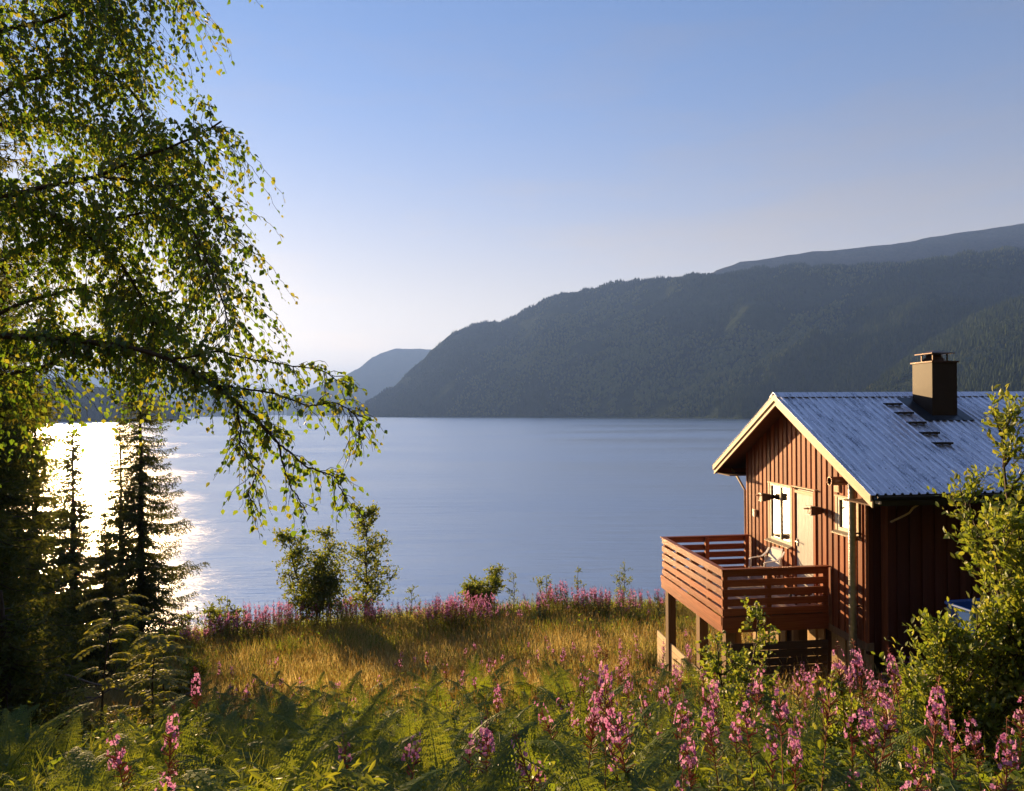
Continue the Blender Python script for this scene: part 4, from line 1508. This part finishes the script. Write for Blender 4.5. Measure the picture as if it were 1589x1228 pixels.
# rowan saplings with feathered leaves
def rowan(base, height, seed, label, lean):
    rng = np.random.default_rng(seed)
    b = np.array([*base, float(ground_z(*base))])
    e = empty('rowan_sapling', tuple(b))
    tag(e, label, 'sapling')
    n = 16
    t = np.linspace(0, 1, n)
    P = np.stack([lean * height * t ** 1.4, .03 * np.sin(t * 7), height * t - .05], -1)
    gs = Geo()
    gs.tube(P, np.linspace(.020, .005, n), 6)
    gl = Geo()
    T, D, Nn, S = [], [], [], []
    for q in range(44):
        i = rng.integers(3, n)
        a = rng.uniform(0, 6.28)
        d = nrm(np.array([math.cos(a), math.sin(a), .5]))
        L = rng.uniform(.30, .50)
        m_ = 9
        tt = np.linspace(0, 1, m_)[:, None]
        B = P[i] + d * L * tt + np.array([0, 0, -.45]) * L * tt ** 2
        gs.tube(B, np.linspace(.003, .0015, m_), 3, cap=False)
        tan = nrm(np.gradient(B, axis=0))
        sd_ = nrm(np.cross(tan, [0, 0, 1]))
        for s_ in (-1, 1):
            T.append(B[2:])
            D.append(nrm(sd_[2:] * s_ + tan[2:] * .5 + np.array([0, 0, -.15])))
            Nn.append(np.cross(sd_[2:], tan[2:]) + rng.normal(size=(m_ - 2, 3)) * .2)
            S.append(np.full(m_ - 2, .10) * rng.uniform(.8, 1.1, m_ - 2))
    T, D, Nn, S = map(np.concatenate, (T, D, Nn, S))
    gl.inst(OVAL, OVAL_F, frames(D, Nn) * S[:, None, None], T)
    gs.build('stem', M['twig'], e)
    tag(gl.build('foliage', M['rowan'], e), kind='stuff')


rowan((-5.75, 9.4), 2.3, 81, 'rowan sapling with a dark leaning stem before the brushwood', .12)
rowan((-5.35, 10.4), 2.2, 82, 'second rowan sapling, straighter, nearer the spruce trunks', .02)
rowan((-4.9, 9.2), 1.7, 83, 'low yellow-green rowan sapling among the ferns', .05)

# heap of dead branches
bp_ = np.array([-8.6, 13.4, 0])
bp_[2] = ground_z(*bp_[:2])
heap = empty('brushwood_heap', tuple(bp_))
tag(heap, 'dark heap of dead branches and logs below the spruces', 'brushwood')
rng = np.random.default_rng(91)
for i in range(46):
    a = rng.normal() * .6 + .2
    L = rng.uniform(.8, 2.6)
    c = np.array([rng.normal() * 1.0, rng.normal() * .5, abs(rng.normal()) * .32 + .08])
    d = nrm(np.array([math.cos(a), math.sin(a) * .6, rng.normal() * .18]))
    t = np.linspace(-.5, .5, 6)[:, None]
    r = rng.uniform(.012, .045) if i > 4 else rng.uniform(.09, .13)
    g = Geo()
    g.tube(c + d * L * t + rng.normal(size=(6, 3)) * .025, np.linspace(r, r * .5, 6), 6)
    g.build('branch' if i > 4 else 'log', M['deadwood'], heap)


def in_cabin(x, y):
    dx, dy = x - CAB_O[0], y - CAB_O[1]
    u = dx * math.cos(CAB_A) + dy * math.sin(CAB_A)
    v = -dx * math.sin(CAB_A) + dy * math.cos(CAB_A)
    return ((u > -.02) & (v > -.1) & (v < 5.1)) | ((u > -2.6) & (u <= 0) & (v > .9) & (v < 4.9)) | ((u > -3.3) & (u <= -2.2) & (v > .2) & (v < 5.7))


# ------------------------------------------------------------------ ferns
def frond_mesh(L, W, arch, seed):
    """one fern frond: arching rib, tapering leaflets cut into small lobes"""
    rng = np.random.default_rng(seed)
    n = 30
    t = np.linspace(0, 1, n)
    th = R_(78) - R_(arch) * t ** 1.25
    dx, dz = np.cos(th) * L / n, np.sin(th) * L / n
    P = np.stack([np.cumsum(dx), np.cumsum(rng.normal(size=n) * .0015), np.cumsum(dz)], -1)
    g = Geo()
    g.tube(P, np.linspace(.0055, .0012, n) * L, 4, cap=False)
    tan = nrm(np.gradient(P, axis=0))
    nrmv = nrm(np.stack([-tan[:, 2], 0 * t, tan[:, 0]], -1))
    T, D, Nn, S = [], [], [], []
    for i in range(5, n):
        tt = (t[i] - t[5]) / (1 - t[5])
        w = W * (math.sin(min(1.0, tt * 2.6 + .28) * math.pi / 2)) * (1 - tt) ** .75 + .012
        for s_ in (-1, 1):
            d = nrm(np.array([0, s_, 0]) * .92 + tan[i] * .38 + nrmv[i] * (-.10 - .12 * rng.random()) + rng.normal(size=3) * .04)
            m_ = max(3, int(w / .017))
            q = np.linspace(.10, 1, m_)[:, None]
            Q = P[i] + d * w * q - np.array([0, 0, .22]) * w * q ** 2
            lobe = (.020 * (1 - .75 * q[:, 0]) + .006) * (W / .2 + .5) / 1.5 * 1.15
            sd_ = nrm(np.cross(nrmv[i], d))
            for z_ in (-1, 1):
                T.append(Q)
                D.append(nrm(np.tile(sd_ * z_ * .9 + d * .55, (m_, 1)) + rng.normal(size=(m_, 3)) * .08))
                Nn.append(np.tile(nrmv[i], (m_, 1)) + rng.normal(size=(m_, 3)) * .12)
                S.append(np.stack([lobe * .62, lobe * 1.25], -1))
    T, D, Nn, S = map(np.concatenate, (T, D, Nn, S))
    Mx = frames(D, Nn)
    Mx[:, :, 0] *= S[:, :1]
    Mx[:, :, 1] *= S[:, 1:]
    g.inst([(-.5, 0, 0), (.5, 0, 0), (.42, .6, 0), (0, 1, 0), (-.42, .6, 0)], [(0, 1, 2, 3, 4)], Mx, T)
    return g.mesh('frond', M['fern'])


FRONDS = [frond_mesh(1.0, .19, 95, 1), frond_mesh(1.0, .21, 70, 2), frond_mesh(1.0, .17, 115, 3), frond_mesh(1.0, .20, 85, 4), frond_mesh(1.0, .16, 60, 5)]
rng = np.random.default_rng(101)


def fern(x, y, size, label, group):
    e = empty('fern', (x, y, float(ground_z(x, y)) - .03), rng.uniform(0, 6.28))
    tag(e, label, 'fern', group)
    nf = rng.integers(6, 9)
    for k in range(nf):
        sc = size * rng.uniform(.75, 1.1)
        link('frond', FRONDS[rng.integers(0, 5)], e, None, (rng.normal() * .12, rng.normal() * .10, k * 6.283 / nf + rng.normal() * .25), (sc, sc * rng.uniform(.9, 1.15), sc))


# the fern bank in front of the camera
pos = []


def try_place(x, y, gap):
    for a, b in pos:
        if (a - x) ** 2 + (b - y) ** 2 < gap * gap:
            return False
    pos.append((x, y))
    return True


cnt = 0
for _ in range(4000):
    y = 2.3 + 8.0 * rng.random() ** 1.25
    f = rng.uniform(-.78, .78)
    x = f * y
    p_ = 1.0 if f < .08 else (.55 if f < .35 else .25)
    if y > 8 and f > .05:
        p_ *= .4
    if f < -.45 and y > 7.5:
        p_ *= .3
    if rng.random() > p_:
        continue
    if try_place(x, y, .38 + .02 * y):
        cnt += 1
        lab = ('shaded bluish-green fern at the bottom of the picture' if y < 3.6 else 'fern in the sunlit green bank before the dry meadow')
        if f < -.35:
            lab = 'fern in the dark shade below the spruces'
        fern(x, y, rng.uniform(.85, 1.15), lab, 'ferns in the foreground bank')
    if cnt >= 125:
        break
for _ in range(900):
    y = rng.uniform(7.5, 12.5)
    f = rng.uniform(-.50, .30)
    if rng.random() < .45 + .3 * (f < -.1) and try_place(f * y, y, .58):
        cnt += 1
        fern(f * y, y, rng.uniform(1.0, 1.3), 'yellow-green bracken at the near edge of the dry meadow', 'bracken along the meadow edge')
    if cnt >= 205:
        break


# ------------------------------------------------------------------ fireweed
def fireweed_geo(h, seed, flower=1.0, lod=0):
    rng = np.random.default_rng(seed)
    n = 12
    t = np.linspace(0, 1, n)
    lean = rng.normal(size=2) * .09
    P = np.stack([lean[0] * h * t ** 1.5, lean[1] * h * t ** 1.5, h * t], -1)
    stem, leaf, pod, flo = Geo(), Geo(), Geo(), Geo()
    stem.tube(P, np.linspace(.0065, .002, n), 5 if lod == 0 else 3, cap=False)
    pt = lambda q: np.stack([np.interp(q, t, P[:, i]) for i in range(3)], -1)
    # leaves, spiral, long and narrow
    k = 54 if lod == 0 else 40
    q = rng.uniform(.10, .68, k)
    a = np.arange(k) * 2.4 + rng.normal(size=k) * .3
    L = rng.uniform(.09, .15, k) * (1.25 - .75 * q) * (1 if lod == 0 else 1.2)
    el = rng.uniform(.05, .6, k)
    D = np.stack([np.cos(a) * np.cos(el), np.sin(a) * np.cos(el), np.sin(el)], -1)
    Mx = frames(D, np.tile([0, 0, 1.0], (k, 1)) + rng.normal(size=(k, 3)) * .25)
    Mx[:, :, 0] *= .20 * L[:, None]
    Mx[:, :, 1] *= L[:, None]
    Mx[:, :, 2] *= L[:, None]
    lan = [(0, 0, 0), (-.5, .35, .06), (.5, .35, .06), (-.34, .7, .0), (.34, .7, .0), (0, 1, -.16)]
    leaf.inst(lan, [(0, 2, 1), (1, 2, 4, 3), (3, 4, 5)], Mx, pt(q))
    # seed pods: thin, reddish, spreading below the flowers
    k = 34 if lod == 0 else 14
    q = rng.uniform(.62, .84, k)
    a = rng.uniform(0, 6.283, k)
    el = rng.uniform(.35, .95, k)
    D = np.stack([np.cos(a) * np.cos(el), np.sin(a) * np.cos(el), np.sin(el)], -1)
    Lp = rng.uniform(.05, .085, k)
    Mx = frames(D, rand_dir(k, rng))
    Mx[:, :, 0] *= .0036 if lod == 0 else .007
    Mx[:, :, 1] *= Lp[:, None]
    Mx[:, :, 2] *= .0036
    pod.inst([(-1, 0, 0), (1, 0, 0), (.7, 1, 0), (-.7, 1, 0), (0, 0, 1), (0, 1, .8)], [(0, 1, 2, 3), (0, 4, 5, 3), (1, 2, 5, 4)], Mx, pt(q))
    # flowers: four petals each
    k = int((27 if lod == 0 else 10) * flower)
    q = .76 + .17 * rng.random(k)
    a = rng.uniform(0, 6.283, k)
    Df = np.stack([np.cos(a), np.sin(a), rng.uniform(-.1, .45, k)], -1)
    c = pt(q) + nrm(Df) * (.050 * (1.05 - (q - .76) * 2.6))[:, None]
    for s_ in range(4):
        side = nrm(np.cross(Df, [0, 0, 1.0]))
        upv = np.cross(side, nrm(Df))
        ang = s_ * math.pi / 2 + .6
        d = nrm(side * math.cos(ang) + upv * math.sin(ang) + nrm(Df) * .35)
        sz = rng.uniform(.011, .018, k) * (1.0 if lod == 0 else 1.25)
        Mx = frames(d, nrm(Df) + rng.normal(size=(k, 3)) * .2)
        Mx = Mx * sz[:, None, None]
        flo.inst([(0, 0, 0), (-.42, .5, .05), (.42, .5, .05), (-.32, 1, .0), (.32, 1, .0)], [(0, 2, 1), (1, 2, 4, 3)], Mx, c)
    # unopened buds on top
    k = 12 if lod == 0 else 5
    q = rng.uniform(.93, 1.0, k)
    a = rng.uniform(0, 6.283, k)
    D = np.stack([np.cos(a), np.sin(a), rng.uniform(-.3, .6, k)], -1)
    Mx = frames(D, rand_dir(k, rng))
    Mx[:, :, 0] *= .007
    Mx[:, :, 1] *= .028
    Mx[:, :, 2] *= .007
    pod.inst([(0, 0, 0), (-.5, .5, 0), (.5, .5, 0), (0, .5, .5), (0, 1, 0)], [(0, 2, 3), (0, 3, 1), (1, 3, 4), (3, 2, 4), (0, 1, 2), (1, 4, 2)], Mx, pt(q))
    return stem, leaf, pod, flo


FW = []
for i in range(10):
    s_, l_, p_, f_ = fireweed_geo(1.0, 200 + i, (1.0, 1.5, .6, 1.2, .25, .9, 1.4, .5, 1.1, .75)[i])
    FW.append((s_.mesh('stem', M['stem_red']), l_.mesh('leaves', M['weed']), p_.mesh('seed_pods', M['pod']), f_.mesh('flowers', M['petal'])))
FIRE = [(0.24,3.70,1.18), (0.53,5.95,1.23), (0.57,4.40,1.43), (0.41,4.60,1.25), (1.71,10.20,1.18), (0.79,4.45,1.30), (0.89,3.75,1.08), (1.05,4.05,1.15), (3.18,12.10,1.41), (3.11,11.25,1.19), (3.43,15.60,1.29),
        (2.62,7.55,1.33), (1.36,4.30,1.28), (1.66,4.60,1.24), (2.05,4.65,1.3), (1.86,4.70,1.20), (3.0,6.05,1.45), (3.35,7.1,1.42), (3.3,6.1,1.47), (3.45,5.95,1.5), (3.70,5.05,1.22), (1.95,3.70,1.05), (2.3,4.1,1.2),
        (2.56,4.0,1.2), (2.6,3.70,1.1), (2.3,4.50,1.28), (1.65,4.00,1.2), (2.55,4.20,1.3), (2.3,3.5,1.05), (1.65,3.40,0.88), (1.9,3.40,0.91), (2.35,3.40,0.9), (-2.1,4.0,1.2), (-2.3,4.2,1.15), (-2.0,3.5,1.0),
        (-1.13,12.30,1.37), (-0.15,7.25,1.25), (-0.15,4.20,1.15), (0.74,3.70,1.24), (2.1,8.6,1.3), (1.3,7.9,1.25), (0.9,9.6,1.3), (-3.3,7.2,1.3), (2.9,5.1,1.3), (2.2,6.4,1.4), (1.7,6.0,1.3), (1.2,5.3,1.25), (3.2,4.6,1.15), (2.75,6.9,1.4)]
for i, (x, y, h) in enumerate(FIRE):
    e = empty('fireweed', (x, y, float(ground_z(x, y)) - .02), rng.uniform(0, 6.28))
    w_ = rng.uniform(.85, 1.25)
    e.scale = (w_, w_, h * rng.uniform(.88, 1.06))
    e.rotation_euler = (rng.normal() * .09, rng.normal() * .09, rng.uniform(0, 6.28))
    lab = 'pink fireweed spike in the near corner thicket' if x > 1.0 and y < 7.2 else ('pink fireweed spike standing alone in the fern bank' if y < 7.5 else 'pink fireweed spike rising from the dry meadow')
    tag(e, lab, 'fireweed', 'flowering fireweed spikes')
    for nm, me in zip(('stem', 'leaves', 'seed_pods', 'flowers'), FW[int(rng.integers(0, 10))]):
        o = link(nm, me, e)
        if nm != 'stem':
            o['kind'] = 'stuff'

FARW = []
for i in range(6):
    parts = fireweed_geo(1.0, 300 + i, rng.uniform(.8, 1.4), 1)
    g = Geo()
    for mi, q in enumerate(parts):
        n0 = g.n
        g.v += q.v
        g.f += [(f + n0, mi) for f, _ in q.f]
        g.n += q.n
    FARW.append((g, g.mesh('fireweed', [M['stem_red'], M['weed'], M['pod'], M['petal']])))
# loose fireweed scattered down the middle of the slope
for _ in range(2000):
    y = 4.2 + 15 * rng.random() ** 1.5
    x = rng.uniform(-.45, .62) * y
    if in_cabin(np.array(x), np.array(y)) or rng.random() > .15 + .7 * sm(-3, 3, x) + .6 * float(vnoise(x * .4, y * .4, 19)):
        continue
    if not try_place(x, y, .36):
        continue
    cnt += 1
    o = link('fireweed', FARW[int(rng.integers(0, 6))][1], None, (x, y, float(ground_z(x, y)) - .03), (rng.normal() * .08, rng.normal() * .08, rng.uniform(0, 6.28)), (.9, .9, rng.uniform(.75, 1.15)))
    tag(o, 'small pink fireweed scattered down the meadow slope', 'fireweed', 'loose fireweed on the meadow slope')
    if cnt >= 350:
        break
# the band along the edge of the bank
spots = []
for _ in range(20000):
    x = rng.uniform(-13, 6.2)
    yb = 24.3 + .6 * math.sin(x * .7) + (.5 if x > 1 else 0) - (1.0 if x > -3 else 0)
    y = yb + abs(rng.normal()) * 1.3 - 2.2 * max(0.0, float(vnoise(x * .45, 3.3, 14))) * rng.random()
    if y > 27.3:
        continue
    dens = .45 + .75 * float(vnoise(x * .55, y * .8, 9)) + .3 * float(vnoise(x * 1.7, y * 1.7, 10))
    if rng.random() < dens:
        spots.append((x, y, (1.15 + .35 * float(vnoise(x * .6, y * .6, 12))) * rng.uniform(.7, 1.2)))
    if len(spots) >= 820:
        break
spots.sort(key=lambda q: q[1])
massg = Geo()
MATS4 = [M['stem_red'], M['weed'], M['pod'], M['petal']]
for i, (x, y, h) in enumerate(spots):
    vi = int(rng.integers(0, 6))
    z = float(ground_z(x, y)) - .03
    a = rng.uniform(0, 6.28)
    if i < 60:
        o = link('fireweed', FARW[vi][1], None, (x, y, z), (0, 0, a), (1.05, 1.05, h))
        tag(o, 'pink fireweed plant in the flowering band along the bank edge', 'fireweed', 'flowering fireweed along the bank')
    else:
        g = FARW[vi][0]
        c, s_ = math.cos(a), math.sin(a)
        n0 = massg.n
        for vv in g.v:
            massg.v.append(np.stack([(vv[:, 0] * c - vv[:, 1] * s_) * 1.05 + x, (vv[:, 0] * s_ + vv[:, 1] * c) * 1.05 + y, vv[:, 2] * h + z], -1))
        massg.f += [(f + n0, mi) for f, mi in g.f]
        massg.n += g.n
tag(massg.build('fireweed_mass', MATS4), 'pink haze of fireweed crowding the bank above the lake', 'fireweed', kind='stuff')


# ------------------------------------------------------------------ grasses and low growth
def blades(name, n, sampler, h0, h1, w, mat, label, seed, lean=.35, seg=2, kind_cat='grass', head=None):
    rng = np.random.default_rng(seed)
    x, y = sampler(n, rng)
    k = len(x)
    z = ground_z(x, y)
    patch = .5 + .5 * vnoise(x * 1.1, y * 1.1, seed)
    h = rng.uniform(h0, h1, k) * (.65 + .6 * patch)
    a = rng.uniform(0, 6.283, k)
    ln_ = rng.uniform(.05, lean, k) * h
    f = rng.uniform(0, 6.283, k)
    wx, wy = np.cos(f) * w * .5, np.sin(f) * w * .5
    bx, by = np.cos(a) * ln_, np.sin(a) * ln_
    v = np.stack([np.stack([x - wx, y - wy, z], -1), np.stack([x + wx, y + wy, z], -1),
                  np.stack([x + bx * .35 + wx * .8, y + by * .35 + wy * .8, z + h * .6], -1), np.stack([x + bx * .35 - wx * .8, y + by * .35 - wy * .8, z + h * .6], -1),
                  np.stack([x + bx, y + by, z + h], -1)], 1)
    g = Geo()
    b0 = (np.arange(k) * 5)[:, None]
    base = g.n
    g.v.append(v.reshape(-1, 3))
    g.n += 5 * k
    g.f.append((b0 + np.array([[0, 1, 2, 3]]), 0))
    g.f.append((b0 + np.array([[3, 2, 4]]), 0))
    if head:
        sel = rng.random(k) < head[0]
        kk = sel.sum()
        D = np.stack([bx[sel] * 1.2, by[sel] * 1.2, h[sel] * .9], -1)
        Mx = frames(D, rand_dir(kk, rng))
        Mx[:, :, 0] *= head[1]
        Mx[:, :, 1] *= head[2]
        Mx[:, :, 2] *= head[1]
        g.inst([(0, -.2, 0), (-.5, .3, 0), (.5, .3, 0), (0, .3, .5), (0, 1, 0)], [(0, 2, 3), (0, 3, 1), (1, 3, 4), (3, 2, 4), (0, 1, 2), (1, 4, 2)], Mx, np.stack([x + bx, y + by, z + h], -1)[sel])
    tag(g.build(name, mat), label, kind_cat, kind='stuff')


def meadow(n, rng):
    x = rng.uniform(-12, 9, n)
    y = rng.uniform(9.5, 25.5, n)
    k = (np.abs(x / y) < .85) & ~in_cabin(x, y) & (rng.random(n) < sm(8.5, 12, y + 1.2 * vnoise(x * .6, y * .6, 4)))
    return x[k], y[k]


def meadow_green(n, rng):
    x, y = meadow(n, rng)
    k = rng.random(len(x)) < .35 + .8 * vnoise(x * .45, y * .45, 41) + .4 * vnoise(x * 1.6, y * 1.6, 42)
    return x[k], y[k]


def nearbank(n, rng):
    y = 1.6 + 10.5 * rng.random(n) ** 1.2
    x = rng.uniform(-.85, .85, n) * y
    k = ~in_cabin(x, y)
    return x[k], y[k]


def edge(n, rng):
    x = rng.uniform(-17, 9, n)
    y = rng.uniform(21.5, 31, n)
    k = ~in_cabin(x, y)
    return x[k], y[k]


def rightside(n, rng):
    x = rng.uniform(3.5, 13, n)
    y = rng.uniform(5, 14, n)
    k = ~in_cabin(x, y)
    return x[k], y[k]


blades('dry_grass', 66000, meadow, .30, .75, .011, M['dry'], 'tall dry golden grass of the sunlit meadow', 401, .5, head=(.35, .022, .11))
blades('meadow_grass', 95000, meadow_green, .18, .55, .014, M['grass'], 'green grass mixed into the dry meadow', 402, .6)
blades('near_grass', 24000, nearbank, .20, .62, .011, M['grass'], 'green grass between the foreground ferns', 403, .6)
blades('bank_grass', 36000, edge, .25, .75, .016, M['grass'], 'green stalks under the fireweed on the bank', 404, .35)
blades('cabin_grass', 12000, rightside, .25, .7, .012, M['grass'], 'green grass around the cabin foot', 405, .5)


def herbs(name, n, sampler, hmax, size, mat, label, seed, shape=OVAL, lo=.05, wide=1.0):
    rng = np.random.default_rng(seed)
    x, y = sampler(n, rng)
    dens = vnoise(x * .8, y * .8, seed) + .5 * vnoise(x * 2.3, y * 2.3, seed + 1)
    k = rng.random(len(x)) < .55 + .6 * dens
    x, y = x[k], y[k]
    m_ = len(x)
    top = hmax * (.55 + .45 * vnoise(x * .9, y * .9, seed + 2))
    z = ground_z(x, y) + lo + top * rng.random(m_) ** .7
    D = nrm(rng.normal(size=(m_, 3)) * np.array([1, 1, .45]) + np.array([0, 0, .35]))
    Nn = nrm(rng.normal(size=(m_, 3)) * .6 + np.array([0, 0, 1]))
    S = rng.uniform(.6, 1.25, m_) * size
    Mx = frames(D, Nn) * S[:, None, None]
    Mx[:, :, 0] *= wide
    tag(Geo().inst(shape, DIAMOND_F, Mx, np.stack([x, y, z], -1)).build(name, mat), label, 'plants', kind='stuff')


herbs('undergrowth', 52000, nearbank, .62, .085, M['herb'], 'leafy green undergrowth filling the foreground bank', 411)
herbs('undergrowth', 30000, nearbank, .95, .075, M['weed'], 'young narrow-leaved shoots among the foreground ferns', 412, OVAL, .05, .55)
herbs('undergrowth', 16000, edge, .75, .10, M['herb'], 'dark leafy undergrowth below the fireweed on the bank', 413)
herbs('undergrowth', 9000, meadow_green, .5, .075, M['weed'], 'scattered green weeds in the dry meadow', 415, OVAL, .05, .7)
herbs('undergrowth', 9000, rightside, .7, .08, M['willow'], 'leafy undergrowth at the foot of the cabin wall', 414)
